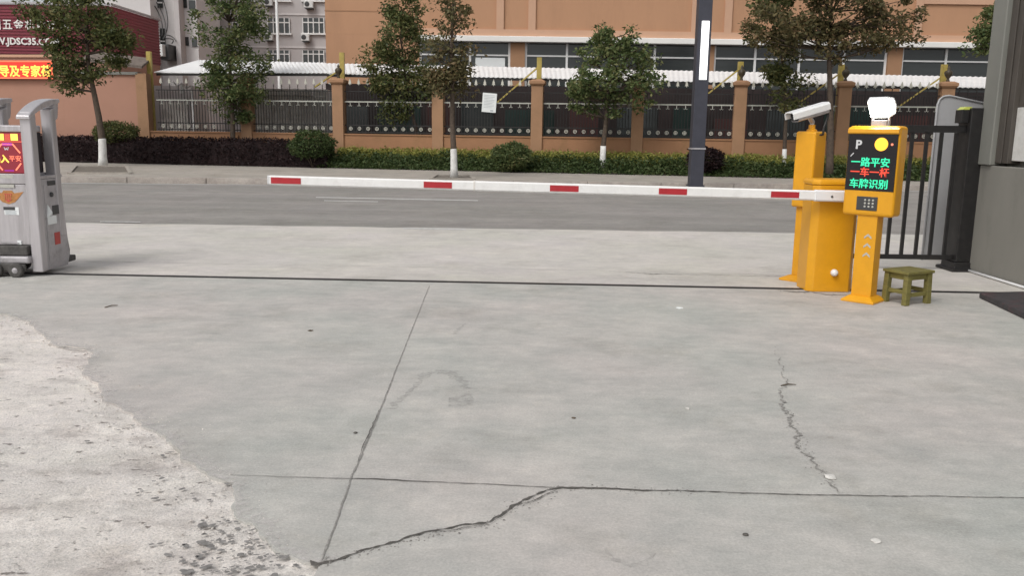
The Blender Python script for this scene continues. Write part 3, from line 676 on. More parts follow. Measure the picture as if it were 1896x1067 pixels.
for sx in (-1, 1):
    MB().box(sx * a2 * .92 - .011, sx * a2 * .92 + .011, -b2 * .93 + .028, b2 * .93 - .028, hs_ - .055, hs_ - .002).build('apron', M_stool, root, bevel=.003)
    MB().box(sx * a2 * .96 - .011, sx * a2 * .96 + .011, -b2 * .95 + .028, b2 * .95 - .028, .10, .137).build('stretcher', M_stool, root, bevel=.003)

# ------------------------------------------------------------------ black railing gate at the right
g0 = G(1778, 500); gy = g0.y
px0, px1 = D(1764, 400, gy).x, D(1812, 400, gy).x
root = thing('railing_gate', 'black steel railing gate with thick square post by the gatehouse', 'gate', (g0.x, gy, 0))
pt = D(1795, 200, gy).z
po = MB().box(px0 - g0.x + .03, px1 - g0.x, -.11, .15, .10, pt).build('gate_post', M_black, root, bevel=.008)
MB().loft([[Vector(((px0 + px1) / 2 - g0.x + .015 + sx * s, .02 + sy * s, z)) for sx, sy in ((-1, -1), (1, -1), (1, 1), (-1, 1))] for s, z in ((.19, 0), (.19, .03), (.15, .04), (.15, .10))]).build('post_base', M_black, root, bevel=.01)
MB().box(px0 - g0.x - .055, px0 - g0.x + .027, -.07, .07, pt - .16, pt - .02).build('hinge_cover', M_black, root, bevel=.006)
M_cap = mat('yellow_green_highlight', (.55, .60, .12), .4, var=.1)  # lamp highlight on the post top, put into this colour
MB().loft([[Vector((x, y, z)) for x, y, z in ((px0 - g0.x - .05, yy, pt - .018), (px0 - g0.x + .055, yy, pt - .018), (px0 - g0.x + .055, yy, pt + .012), (px0 - g0.x - .01, yy, pt + .012))] for yy in (-.06, .06)]).build('highlight_cap', M_cap, po)
zt_, zb_ = D(1710, 237, gy).z, D(1700, 475, gy).z
xL = D(1575, 420, gy).x - g0.x; xR = px0 - g0.x
MB().box(xL, xR + .03, -.03, .03, zt_ - .045, zt_ + .03).build('top_rail', M_black, root, bevel=.004)
MB().box(xL, xR + .03, -.025, .025, zb_ - .03, zb_ + .02).build('bottom_rail', M_black, root, bevel=.004)
nb = 0
xx = xR - .055
while xx > xL:
    MB().box(xx - .017, xx + .017, -.015, .015, zb_ + .021, zt_ - .046).build('bar', M_black, root); xx -= .158
# board standing behind the gate
yb = gy + .75
bx0, bx1 = D(1722, 330, yb).x, D(1830, 330, yb).x; bz1 = D(1740, 176, yb).z; bz1r = D(1800, 192, yb).z
root = thing('metal_sheet', 'pale grey metal sheet with rounded corner standing upright behind the railing gate', 'metal sheet', ((bx0 + bx1) / 2, yb, 0))
mx0, mx1 = bx0 - root.location.x, bx1 - root.location.x
po_ = [(mx0, .02), (mx1, .02), (mx1, bz1r - .03), (mx0 + .12, bz1 - .004), (mx0 + .06, bz1 - .014), (mx0 + .02, bz1 - .045), (mx0, bz1 - .11)]
MB().yprism(po_, 0, .03).build('sheet', M_board, root)
rimp = [Vector((mx0, -.005, .0)), Vector((mx0, -.005, bz1 - .11)), Vector((mx0 + .02, -.005, bz1 - .045)), Vector((mx0 + .06, -.005, bz1 - .014)), Vector((mx0 + .12, -.005, bz1 - .004)), Vector((mx1, -.005, bz1r - .02))]
MB().tube(rimp, .012, 8).build('edge_tube', M_board, root, smooth=True)

# ------------------------------------------------------------------ gatehouse at the right
GX = G(1800, 505).x
gA = 9.3; gz = 1.165
root = thing('gatehouse', 'grey rendered gatehouse with brown window trim at the right edge', 'building', (GX, gA, 0))
def gb(mb, ya, yb_, x0, x1, z0, z1): return mb.box(x0 - GX, x1 - GX, ya - gA, yb_ - gA, z0, z1)
m = MB(); gb(m, 2.5, gA, GX, GX + 3, -.02, gz); m.build('lower_wall', M_gwall, root, bevel=.01)
m = MB(); gb(m, 2.5, gA - .06, GX + .16, GX + 3, gz + .002, 3.8); m.build('upper_wall', M_gwall, root)
y1c, y2c = 9.07, gA + .03
m = MB(); gb(m, y1c, y2c, GX - .03, GX + .155, gz + .004, 3.8); m.build('column', M_gpil, root, bevel=.012)
m = MB(); gb(m, 8.84, y1c - .003, GX + .02, GX + .157, gz + .03, 3.8); gb(m, 8.93, 8.99, GX + .005, GX + .018, gz + .03, 3.8); m.build('window_trim', M_gtrim, root, bevel=.006)
m = MB(); gb(m, 7.2, 8.836, GX + .06, GX + .157, gz + .06, 1.76); m.build('sill_panel', M_gwhite, root, bevel=.006)
m = MB(); gb(m, 7.2, 8.836, GX + .12, GX + .157, 1.765, 3.2); wi = m.build('window', M_glass, root)
m = MB(); gb(m, 7.2, 8.836, GX + .08, GX + .157, 3.203, 3.8); m.build('lintel', M_gtrim, root)
m = MB(); gb(m, 8.76, 8.835, GX + .07, GX + .118, 1.766, 3.2); gb(m, 7.2, 8.757, GX + .07, GX + .118, 1.766, 1.82); m.build('window_frame', M_gtrim, wi)
m = MB(); m.box(0, 3.1, -6.8, .1, 3.81, 4.0); m.build('roof_slab', M_gpil, root)
# pipe along the wall foot
tag(MB().tube([(GX - .03, gA + .12, .02), (GX - .03, 8.6, .02), (GX - .03, 6.0, .02)], .013, 8).build('pipe', M_whiteplastic, smooth=True), 'thin white pipe running along the foot of the grey gatehouse wall', 'pipe')
p, q = G(1812, 552), G(1896, 592)
dv = (q - p); 
m = MB(); far = p + Vector((.0, 0, 0)); q2 = p + dv * 2.2
m.loft([[Vector((x, y, z)) for x, y in ((far.x, far.y), (GX - .06, far.y + .12), (GX - .06, q2.y), (q2.x, q2.y))] for z in (0.0, .055)])
o = m.build('stone_step', M_stone, bevel=.012); tag(o, 'dark stone step slab with reddish stains against the gatehouse wall', 'step')

# ------------------------------------------------------------------ retractable gate head (left)
r0 = G(81, 512); ry = r0.y; rear = G(128, 495); dep = (rear.y - ry) * .86
root = thing('retractable_gate', 'silver motorised sliding gate head with curved hoods and red screen', 'sliding gate', (r0.x, ry, 0))
pw = .105; zf = D(55, 208, ry).z; zr = D(100, 203, rear.y).z
def hoopframe(xr):
    fr_ = MB().loft([[Vector((xr - pw, 0, .04)), Vector((xr, 0, .04)), Vector((xr, .10, .04)), Vector((xr - pw, .10, .04))],
                     [Vector((xr - pw, 0, zf)), Vector((xr, 0, zf)), Vector((xr, .10, zf + .03)), Vector((xr - pw, .10, zf + .03))]]).build('front_post', M_silver, root, bevel=.012)
    MB().loft([[Vector((xr - pw, dep - .10, .35)), Vector((xr, dep - .10, .35)), Vector((xr, dep, .35)), Vector((xr - pw, dep, .35))],
               [Vector((xr - pw, dep - .12, zr)), Vector((xr, dep - .12, zr)), Vector((xr, dep - .03, zr + .02)), Vector((xr - pw, dep - .03, zr + .02))]]).build('rear_post', M_silver, root, bevel=.012)
    n_ = 10; topc = []; 
    zfr = D(42, 214, ry - .04).z; zre = D(112, 183, rear.y).z
    rings = []
    for i in range(n_ + 1):
        t = i / n_; y = -.035 + t * (dep + .085); z = zfr + (zre - zfr) * (t ** .75) + .035 * math.sin(math.pi * t)
        th = .035 + .025 * math.sin(math.pi * t)
        rings.append([Vector((xr - pw - .014, y, z - th)), Vector((xr + .014, y, z - th)), Vector((xr + .010, y, z)), Vector((xr - pw - .010, y, z))])
    MB().loft(rings).build('hood', M_silver, root, bevel=.008)
    # curved bracket under the rear of the hood
    MB().xprism([(dep - .03, zr - .12), (dep + .03, zr - .08), (dep + .07, zr + .10), (dep - .02, zr + .06)], xr - pw + .01, xr - .01).build('hood_bracket', M_silver, root, bevel=.006)
hoopframe(0.0)
hoopframe(-.47)
# end cabinet between the posts
ztop = D(100, 330, (ry + rear.y) / 2).z
ec = MB().xprism([(.103, .04), (dep + .01, .04), (dep + .06, .14), (dep - .01, ztop), (.103, ztop)], -pw + .01, -.012).build('end_cabinet', M_silverdirty, root, bevel=.01)
MB().box(-.0115, -.0085, .15, dep - .10, .10, .88).build('end_panel', M_silverdirty, ec, bevel=.002)
MB().box(-pw + .004, -.004, .08, dep + .012, ztop + .001, ztop + .03).build('end_shelf', M_silver, root, bevel=.006)
MB().box(-.0085, -.005, .22, .36, ztop - .07, ztop - .025).build('name_plate', M_dgrey, root)
MB().box(-.008, -.004, .27, .42, ztop - .36, ztop - .27).build('dark_sticker', M_dgrey, root)
MB().box(-.008, -.0045, .17, .33, ztop - .45, ztop - .37).build('paper_sticker', M_paper, root)
MB().box(-.008, -.0045, .27, .37, ztop - .66, ztop - .54).build('red_stamp', M_rededge, root)
MB().add([(-.007, .19, ztop - .25), (-.007, .26, ztop - .36), (-.007, .16, ztop - .38), (.03, .20, ztop - .33)], [(0, 1, 3), (1, 2, 3), (2, 0, 3)]).build('torn_tag', M_paper, root)
MB().lathe([(.001, .02), (.022, .018), (.026, 0)], (-.012, .27, ztop - .16), 14, Matrix.Rotation(R(90), 3, 'Y').to_4x4()).build('key_switch', M_dgrey, root)
MB().xprism([(dep + .01, .45), (dep + .03, .62), (dep + .05, .45), (dep + .10, .18), (dep + .09, .10), (dep + .03, .12)], -.09, -.03).build('bumper', M_rubber, root, bevel=.006)
MB().box(-.10, -.02, dep + .03, dep + .19, .06, .12).build('bumper_foot', M_rubber, root, bevel=.01)
# main body
xb0 = -1.35
def gz_(py): return D(48, py, ry).z
zs_b, zs_t = gz_(322), gz_(245)
MB().box(xb0, -pw - .004, .03, dep - .06, .30, zs_b - .10).build('body', M_silver, root, bevel=.01)
MB().box(xb0, -pw - .004, .02, dep - .08, zs_b - .098, zs_b - .002).build('screen_sill', M_silver, root, bevel=.006)
M_ledcase = mat('led_case', (.02, .012, .016), .5, var=.2)
sb = MB().box(-.54, -pw - .004, .045, dep - .13, zs_b, zs_t).build('screen_case', M_ledcase, root)
MB().box(-.54, -pw - .004, .03, dep - .12, zs_t + .002, zs_t + .065).build('screen_cap', M_silver, root, bevel=.01)
sx0, sx1 = -.535, -pw - .01; fy = .040
MB().box(sx0, sx1, fy, .0445, zs_b + .004, zs_t - .004).build('screen', E_dred, sb)
hS = zs_t - zs_b; wS = sx1 - sx0
f1 = fy - .003
def lq(x0, x1, z0, z1, mt, nm='led_block'):
    MB().box(sx0 + wS * x0, sx0 + wS * x1, f1, fy - .0005, zs_b + hS * z0, zs_b + hS * z1).build(nm, mt, sb)
m_bar = lambda a_, b_, mt, w_=.018: MB().bar((sx0 + wS * a_[0], f1 + .001, zs_b + hS * a_[1]), (sx0 + wS * b_[0], f1 + .001, zs_b + hS * b_[1]), .003, w_).build('led_bar', mt, sb)
for xa_, xb_ in ((.02, .16), (.32, .59), (.745, .905)): lq(xa_, xb_, .80, .96, E_yellow)
lq(.01, .99, .765, .778, E_redglow, 'led_line')
for k in range(6): lq(.61, .73, .805 + k * .026, .815 + k * .026, E_redglow, 'led_line')
for i in range(8):
    lq(.545 + i * .027, .560 + i * .027, .69, .725, E_pink, 'led_dot'); lq(.545 + i * .027, .562 + i * .027, .055, .085, E_purple, 'led_dot')
lq(.54, .76, .675, .742, E_purple)
for (pa, pb_) in (((.77, .72), (.93, .50)), ((.93, .25), (.80, .08)), ((.53, .72), (.37, .50)), ((.37, .25), (.50, .08))): m_bar(pa, pb_, E_pink, .012)
MB().yprism([(sx0 + wS * (.57 + u_ * .028), zs_b + hS * z_) for u_, z_ in ((0, .64), (.6, .64), (1.2, .59), (2, .63), (2.8, .59), (3.4, .64), (4, .64), (3.2, .56), (2, .585), (.8, .56))], f1, fy - .0006).build('screen_emblem', M_letter, sb)
text('出入', .078, E_yellow, sb, TM(sx0 + wS * .29, f1, zs_b + hS * .28), bold=.003, depth=.001)
text('平安', .060, E_pink, sb, TM(sx0 + wS * .665, f1, zs_b + hS * .31), depth=.001)
# stickers on the body front
zb1 = zs_b - .10
by = .028
for k in range(2):
    MB().box(-.40 + .0, -.22, by - .010, by - .0095 + .001, zs_b - .045 - k * .0 - (.0 if k == 0 else .09) - .0, zs_b - .012 - (.0 if k == 0 else .09)).build('dark_slot', M_chev, root)
MB().lathe([(.001, .008), (.05, .005), (.055, 0)], (-.45, .026, zs_b - .12), 18, Matrix.Rotation(R(90), 3, 'X').to_4x4()).build('blue_button', M_blue, root)
ez = D(22, 365, ry).z
MB().yprism([(-.42, ez + .05), (-.38, ez - .02), (-.35, ez - .05), (-.29, ez - .07), (-.23, ez - .05), (-.20, ez - .02), (-.14, ez + .05), (-.23, ez + .035), (-.25, ez + .06), (-.33, ez + .06), (-.35, ez + .035)], by - .002, by + .003).build('winged_emblem', M_gold, root)
MB().yprism([(-.33, ez + .03), (-.32, ez - .03), (-.29, ez - .05), (-.26, ez - .03), (-.25, ez + .03)], by - .005, by - .002).build('emblem_shield', M_rededge, root)
for k in range(4):
    MB().box(-.325 + k * .02, -.315 + k * .02, by - .007, by - .005, ez - .03, ez + .025).build('emblem_rib', M_gold, root)
nz1 = D(20, 386, ry).z
ps = MB().box(-.34, -.20, by - .002, by + .002, nz1 - .065, nz1 + .01).build('paper_notice', M_paper, root)
MB().box(-.345, -.235, by - .0045, by - .0025, nz1 - .018, nz1 + .012).build('notice_heading', M_dgrey, ps)
for k in range(4): MB().box(-.33, -.22 - .01 * (k % 2), by - .004, by - .0025, nz1 - .03 - k * .010, nz1 - .026 - k * .010).build('notice_line', M_ink, ps)
hz = D(25, 450, ry).z
MB().bar((-.40, by - .006, hz + .01), (-.22, by - .006, hz - .005), .012, .014).build('handle', M_silverdirty, root)
MB().box(-.24, -.20, by - .008, by, hz - .02, hz + .02).build('latch', M_paper, root, bevel=.004)
# bogie
MB().loft([[Vector((x, y, z)) for x, y in ((xb0, -.06), (-.10, -.06), (-.10, dep - .05), (xb0, dep - .05))] for z in (.13, .20)]).build('skirt', M_silverdirty, root, bevel=.02)
MB().box(xb0, -.12, -.03, dep - .05, .205, .298).build('chassis', M_rubber, root, bevel=.012)
MB().box(-.95, -.14, -.055, -.025, .05, .125).build('axle_guard', M_rubber, root, bevel=.02)
for xw in (-.22, -.42):
    for yw in (-.10, dep - .10):
        wh = MB().lathe([(.032, 0), (.062, .002), (.070, .012), (.070, .043), (.062, .053), (.032, .055)], (xw, yw + .055, .068), 24, Matrix.Rotation(R(90), 3, 'X').to_4x4()).build('wheel', M_rubber, root, bevel=.004)
        MB().lathe([(.001, .062), (.016, .06), (.03, .054)], (xw, yw + .055, .068), 18, Matrix.Rotation(R(90), 3, 'X').to_4x4()).build('hub_cap', M_silverdirty, wh)

# ------------------------------------------------------------------ roadside lamp post
l0 = G(1287, 345, .15); ly = l0.y
root = thing('lamp_post', 'tall dark grey square lamp post with white vertical light strip', 'lamp post', l0)
sw = ly / FPX * 12
MB().box(-sw, sw, -sw, sw, 0, 8.5).build('pole', M_lamppost, root, bevel=.012)
zc = D(1290, 275, ly).z - .15
MB().box(-sw - .015, sw + .015, -sw - .015, sw + .015, zc - .02, zc + .02).build('collar', M_silverdirty, root, bevel=.004)
MB().box(-sw - .03, sw + .03, -sw - .03, sw + .03, 0, .04).build('base_flange', M_lamppost, root, bevel=.004)
z0, z1 = D(1297, 148, ly).z - .15, D(1303, 40, ly).z - .15
MB().box(-.075, .105, -sw - .03, -sw + .01, z0, z1).build('light_strip', E_strip, root, bevel=.006)

# ------------------------------------------------------------------ boundary fence
f0 = D(1000, 270, FA, FB)
root = thing('boundary_fence', 'brown rendered wall with pillars and black railings topped by cream spears', 'fence', (f0.x, f0.y, 0))
PIL = [458, 628, 812, 995, 1181, 1369, 1560, 1748, 1936, 2124, 2312]
zw = 1.30
fz = lambda py, px=1000: D(px, py, FA, FB).z
m = MB(); xa, xb = D(262, 235, FA, FB).x, D(2330, 290, FA, FB).x
m.loft([[Vector((x, yf(x) + dy, z)) for dy, z in ((-.12, .10), (-.12, zw - .05), (-.15, zw - .05), (-.15, zw), (.12, zw), (.12, .10))] for x in (xa, xb)])
m.build('base_wall', M_fencewall, root, world=True)
pxs = [D(p, 200 + (p - 948) * .02, FA, FB).x for p in PIL]
zp = 3.02
ornt = spr = ros = scr = None
CP = .20
ang = math.atan2(FB, 1)
def leanM(x): return Matrix.Translation((x, yf(x), 0)) @ Matrix.Rotation(ang, 4, 'Z')
def pillar(x, fin, px):
    o = MB().box(-CP, CP, -.19, .19, .1, zp, leanM(x)).build('pillar', M_pillar, root, world=True, bevel=.01)
    MB().loft([[leanM(x) @ Vector((sx * s, sy * s, z)) for sx, sy in ((-1, -1), (1, -1), (1, 1), (-1, 1))] for s, z in ((.22, zp + .002), (.27, zp + .06), (.27, zp + .15), (.16, zp + .21))]).build('pillar_cap', M_pier, o, bevel=.01)
    for c in [q for q in bpy.data.objects if q.parent == o]:
        for v in c.data.vertices: v.co -= root.location
    if fin:
        c = MB().lathe([(.07, 0), (.05, .05), (.035, .09), (.11, .20), (.13, .28), (.10, .34), (.04, .37), (.05, .42), (.01, .50)], leanM(x) @ Vector((0, 0, zp + .21)) - root.location, 14).build('urn_finial', M_bronze, o, smooth=True)
for i, x in enumerate(pxs): pillar(x, PIL[i] in (628, 1369, 1560, 1748), PIL[i])
endsx = [D(281, 200, FA, FB).x] + pxs
zrm, zrb, zru = 2.42, 1.40, 2.86
def place(o, x, z):
    o.location = Vector((x, yf(x) - .03, z)) - root.location; o.rotation_euler = (0, 0, ang)
for i in range(len(endsx) - 1):
    xa, xb = endsx[i] + CP + .004, endsx[i + 1] - CP - .004; n_ = 10; dx = (xb - xa) / n_
    m = MB()
    for k in range(n_ * 3 + 1):
        x = xa + (k - .0) * dx / 3
        if k == 0 or k == n_ * 3: continue
        tip = (k % 3 == 1) or False
        zt = 3.02 if k % 3 == 2 else zrm + .36
        m.box(x - .011, x + .011, yf(x) - .011, yf(x) + .011, zw - .005, zt)
    for z in (zrb - .04, zrb + .20):
        m.loft([[Vector((x, yf(x) + dy, z + dz)) for dy, dz in ((-.016, -.018), (.016, -.018), (.016, .018), (-.016, .018))] for x in (xa - .003, xb + .003)])
    m.loft([[Vector((x, yf(x) + dy, zrm + .36 + dz)) for dy, dz in ((-.016, -.015), (.016, -.015), (.016, .015), (-.016, .015))] for x in (xa - .003, xb + .003)])
    pan = m.build('railing_panel', M_iron, root, world=True)
    MB().loft([[Vector((x, yf(x) + dy, zrm + dz)) - root.location for dy, dz in ((-.028, -.022), (-.018, -.022), (-.018, .022), (-.028, .022))] for x in (xa, xb)]).build('middle_rail', M_railw, pan)
    for k in range(n_):
        x = xa + (k + .667) * dx
        if i > 7: break
        if i == 0 and k > 6: continue
        if spr is None:
            spr = MB().yprism([(-.012, -.06), (.012, -.06), (.012, -.02), (.06, -.03), (.035, .03), (.045, .04), (0, .17), (-.045, .04), (-.035, .03), (-.06, -.03), (-.012, -.02)], -.012, .012).build('spear_tip', M_cream, pan)
            q = []
            rr = [(.066, .0), (.066, .012), (.050, .012), (.050, 0)]
            ros = MB().loft([[Vector((math.cos(t) * r_, -.012 + y_, math.sin(t) * r_)) for r_, y_ in rr] for t in [2 * math.pi * j / 14 for j in range(15)]], cap=False)
            ros.box(-.051, .051, -.010, -.002, -.007, .007).box(-.007, .007, -.0105, -.0025, -.051, .051)
            ros = ros.build('rosette', M_cream, pan)
            scr = MB().box(-.012, .012, -.012, .0, -.14, -.03).tube([(-.06, -.006, -.13), (-.04, -.006, -.155), (0, -.006, -.12), (.04, -.006, -.155), (.06, -.006, -.13)], .010, 6).build('scroll', M_railw, pan)
            a_, b_, c_ = spr, ros, scr
        else: a_, b_, c_ = (q_.copy() for q_ in (spr, ros, scr)); [COL.objects.link(q_) for q_ in (a_, b_, c_)]
        for q_, z in ((a_, 3.06), (b_, zrb + .08), (c_, zrm)):
            q_.parent = pan; place(q_, x, z)
for p in PIL[:0]: pass
# paper notice hung on the fence
n0 = D(906, 190, FA - .1, FB); sc_ = n0.y / FPX
root = thing('paper_notice', 'white printed notice sheet hung crooked on the black railings', 'notice', n0)
root.rotation_euler = (0, R(4), ang)
MB().box(-13 * sc_, 13 * sc_, -.006, .004, -17 * sc_, 17 * sc_).build('sheet', M_paper, root)
m = MB()
for k in range(9):
    zz = (13 - k * 2.7) * sc_; m.box(-10 * sc_, (9 - 3 * (k % 3 == 2)) * sc_, -.009, -.0065, zz - .35 * sc_, zz + .35 * sc_)
m.box(3 * sc_, 8 * sc_, -.009, -.0065, -15 * sc_, -12.5 * sc_)
m.build('print_lines', M_ink, root)

# ------------------------------------------------------------------ white canopy roofs behind the fence, yellow masts
def corr(p00, p01, p10, p11, material, name, parent, per=.17, amp=.012, th=.02):
    """corrugated sheet: front edge p00->p01, back edge p10->p11"""
    L_ = (p01 - p00).length; n_ = int(L_ / per * 6); m = MB(); tops = []; 
    for i in range(n_ + 1):
        t = i / n_; z = amp * math.sin(2 * math.pi * t * L_ / per)
        f_, b_ = p00.lerp(p01, t), p10.lerp(p11, t)
        tops.append([f_ + Vector((0, 0, z)), b_ + Vector((0, 0, z)), b_ + Vector((0, 0, z - th)), f_ + Vector((0, 0, z - th))])
    return m.loft(tops).build(name, material, parent, world=True)
CYA, CYB = FA + .75, FA + 4.6
def cv(px, py, Y): return D(px, py, Y, FB)
root = thing('canopy', 'long white corrugated canopy roof held by yellow masts behind the fence', 'canopy', (D(1200, 240, CYB).x, CYB, .17))
corr(cv(605, 135.5, CYA), cv(2300, 172, CYA), cv(600, 116.5, CYB), cv(2300, 152, CYB), M_sheet, 'roof_sheet', root)
m = MB(); a_, b_ = cv(606, 139, CYA + .05), cv(2300, 175, CYA + .05); m.bar(a_, b_, .05, .10)
a_, b_ = cv(606, 128, CYB), cv(2300, 163, CYB); m.bar(a_, b_, .05, .10); m.build('purlin', M_iron, root, world=True)
def mast(px, py0, root, strut=None, Y=None):
    Y = Y or FA + .42
    x = D(px, 200 + (px - 948) * .02, Y, FB).x; y = Y + FB * x; zt = D(px, py0, Y, FB).z
    MB().box(x - .085, x + .085, y - .07, y + .07, .17, zt).build('mast', M_mast, root, world=True, bevel=.006)
    if strut:
        a_ = Vector((x - .04, y + .02, D(px, strut[0], Y, FB).z)); b_ = D(strut[1], strut[2], Y + .3, FB)
        MB().bar(a_, b_, .05, .05).build('strut', M_mast, root, world=True)
for px, py0, st_ in ((997, 106, (124, 918, 192)), (1366, 114, (128, 1305, 178)), (1551, 119, (136, 1480, 190)), (1739, 119, (142, 1640, 214)), (1925, 122, (150, 1830, 220))): mast(px, py0, root, st_)
root = thing('canopy', 'shorter white canopy roof with hipped left end behind the fence', 'canopy', (D(450, 240, CYB, FB).x, CYB, .17))
corr(cv(369, 134, CYA), cv(616, 134, CYA), cv(369, 110.5, CYB), cv(598, 115.5, CYB), M_sheet, 'roof_sheet', root)
m = MB(); A_, B_, C_ = cv(287, 133, CYA), cv(368.6, 134, CYA), cv(368.6, 110.3, CYB); E_ = cv(285, 133, CYB)
m.add([A_, B_, C_, E_] + [v - Vector((0, 0, .03)) for v in (A_, B_, C_, E_)], [(0, 1, 2), (0, 2, 3), (4, 6, 5), (4, 7, 6), (0, 4, 5, 1), (3, 7, 4, 0)]); m.build('hip_sheet', M_sheet, root, world=True)
m = MB(); m.bar(cv(290, 137, CYA + .04), cv(614, 138, CYA + .04), .05, .10); m.build('purlin', M_iron, root, world=True)
mast(281, 95, root); mast(635, 97, root, (127, 583, 161))
root_c = root

# pale shed seen through the left railings
sY = FA + 5.0
x0_, x1_ = D(470, 200, sY, FB).x, D(604, 200, sY, FB).x; ztS = D(540, 153, sY, FB).z
root = thing('storage_shed', 'pale grey storage shed behind the railings under the short canopy', 'shed', ((x0_ + x1_) / 2, sY + 1.4, .17))
MB().box(x0_, x1_, sY + 1.3, sY + 3.2, .17, ztS - .25).build('wall', M_shed, root, world=True)
for k in range(4):
    w_ = (x1_ - x0_ - .3) / 4; xa = x0_ + .12 + k * (w_ + .02); MB().box(xa, xa + w_, sY + 1.25, sY + 1.297, .2, ztS - .55).build('door_leaf', M_shed, root, world=True, bevel=.02)
MB().box(x0_ + .1, D(580, 200, sY, FB).x, sY + 1.0, sY + 1.28, ztS - .52, ztS - .28).build('shutter_box', M_ledge, root, world=True)
x0_, x1_ = D(284, 200, sY, FB).x, D(352, 200, sY, FB).x; z_ = D(320, 158, sY, FB).z
root = thing('storage_shed', 'dark grey shed behind the railings beside the peach wall', 'shed', ((x0_ + x1_) / 2, sY + 2.6, .17))
MB().box(x0_, x1_, sY + 2.3, sY + 4, .17, z_).build('wall', M_greywall, root, world=True)
MB().box(x0_ + .3, x1_ - .2, sY + 2.25, sY + 2.297, .17, z_ - .7).build('door_leaf', M_shed, root, world=True)
# white post with scroll arms
wY = FA + 1.6; wb = D(358, 222, wY, FB)
root = thing('white_post', 'slim white post with two curled arms behind the left railings', 'post', (wb.x, wb.y, .17))
zt2 = D(359, 158, wY, FB).z
MB().tube([(0, 0, 0), (0, 0, zt2 - .17)], .035, 8).build('pole', M_frame, root)
m = MB()
for sgn in (-1,):
    m.tube([(0, 0, zt2 - .2), (sgn * .2, 0, zt2 - .25), (sgn * .38, 0, zt2 - .10), (sgn * .55, 0, zt2 - .22), (sgn * .68, 0, zt2 - .05)], .03, 6)
m.tube([(-.38, 0, zt2 - .12), (-.36, 0, zt2 - .35), (-.40, 0, zt2 - .48)], [.03, .09, .06], 8)
m.build('scroll_arm', M_frame, root)

# ------------------------------------------------------------------ orange factory building
BY = 41.0
zl = 5.78                                                     # top of the white ledge
bx = lambda px, py=70: D(px, py, BY).x
root = thing('factory_building', 'long orange rendered factory building with white ledge above a window band', 'building', (bx(1200), BY, 0))
XL, XC, XR = bx(603), bx(776), bx(1200) + 34
m = MB(); m.box(XL, XR, BY, BY + 14, zl + .02, 13); m.box(XL, XC, BY + .002, BY + 14, 0, zl + .018); m.build('wall', M_orange, root, world=True)
MB().box(XC, XR, BY - .35, BY + .25, zl - .26, zl).build('ledge', M_ledge, root, world=True, bevel=.03)
MB().box(XC, XR, BY - .10, BY - .004, zl + .02, zl + .32).build('band', M_orangelt, root, world=True)
zg = D(700, 20, BY).z
MB().box(XL - .02, bx(780), BY - .012, BY - .002, zg - .03, zg + .02).build('groove', M_pier, root, world=True)
for px in (926, 985, 1287, 1348, 1700, 1650 + 420, 1640 + 500):
    x = bx(px, 30); MB().box(x - .17, x + .17, BY - .10, BY - .003, zl + .322, 13).build('pilaster', M_orangelt, root, world=True)
z2 = D(1800, 4, BY).z
MB().box(bx(1700, 30) + .172, XR, BY - .09, BY - .004, z2 - .1, z2 + .14).build('band', M_orangelt, root, world=True)
zw0 = 3.45
piers = [(945, 972), (1310, 1323), (1645, 1672), (1990, 2017), (2340, 2367)]
pw_ = [(bx(a_, 95), bx(b_, 95)) for a_, b_ in piers]
for a_, b_ in pw_: MB().box(a_, b_, BY - .02, BY + .5, zw0 - .02, zl - .262).build('pier', M_pier, root, world=True)
spans = []; cur = XC + .01
for a_, b_ in pw_: spans.append((cur, a_ - .01)); cur = b_ + .01
spans.append((cur, XR))
mulls = [D(p, 100, BY).x for p in (870, 1050, 1132, 1213, 1400, 1482, 1565, 1755, 1840, 1925, 2090, 2180, 2270, 2450)]
ztr = D(1100, 104, BY).z
for a_, b_ in spans:
    wn = MB().box(a_, b_, BY + .18, BY + .24, zw0, zl - .262).build('window', M_glass, root, world=True)
    qs = [MB().box(x - .05, x + .05, BY + .11, BY + .178, zw0, zl - .264).build('mullion', M_frame, wn) for x in [a_ + .04, b_ - .04] + [q for q in mulls if a_ + .3 < q < b_ - .3]]
    m = MB(); m.box(a_ + .09, b_ - .09, BY + .12, BY + .176, ztr - .035, ztr + .035); qs.append(m.build('transom', M_frame, wn))
    for q_ in qs:
        for v in q_.data.vertices: v.co -= root.location
gfx = D(604, 200, 37.6).x
m = MB(); m.box(gfx, XR, 37.6, BY - .4, 0, 3.38); m.box(XC, XR, BY + .26, BY + 1, 0, zw0 - .025); m.build('ground_floor_and_added_shade_annex', M_shade, root, world=True)  # dark annex added forward so the space under the canopy looks shaded
rgs = random.Random(3); M_door = mat('dark_teal_door', (.012, .026, .022), .35, var=.4, scale=1); M_brick = mat('dark_maroon_shutter', (.045, .014, .012), .6, var=.3, scale=1)
xx = gfx + .4; kk = 0
while xx < 22:
    w_ = rgs.uniform(1.1, 2.3); z_ = rgs.uniform(2.1, 2.7)
    MB().box(xx, xx + w_, 37.53, 37.597, .25 if kk % 3 else .9, z_).build(('shop_window', 'shop_door', 'shutter')[kk % 3], (M_glass, M_door, M_brick)[kk % 3], root, world=True)
    xx += w_ + rgs.uniform(.2, .9); kk += 1
MB().box(bx(880, 108), bx(935, 108), BY + .12, BY + .178, D(905, 118, BY).z - .4, D(905, 104, BY).z - .05).build('poster', M_paper, root, world=True)

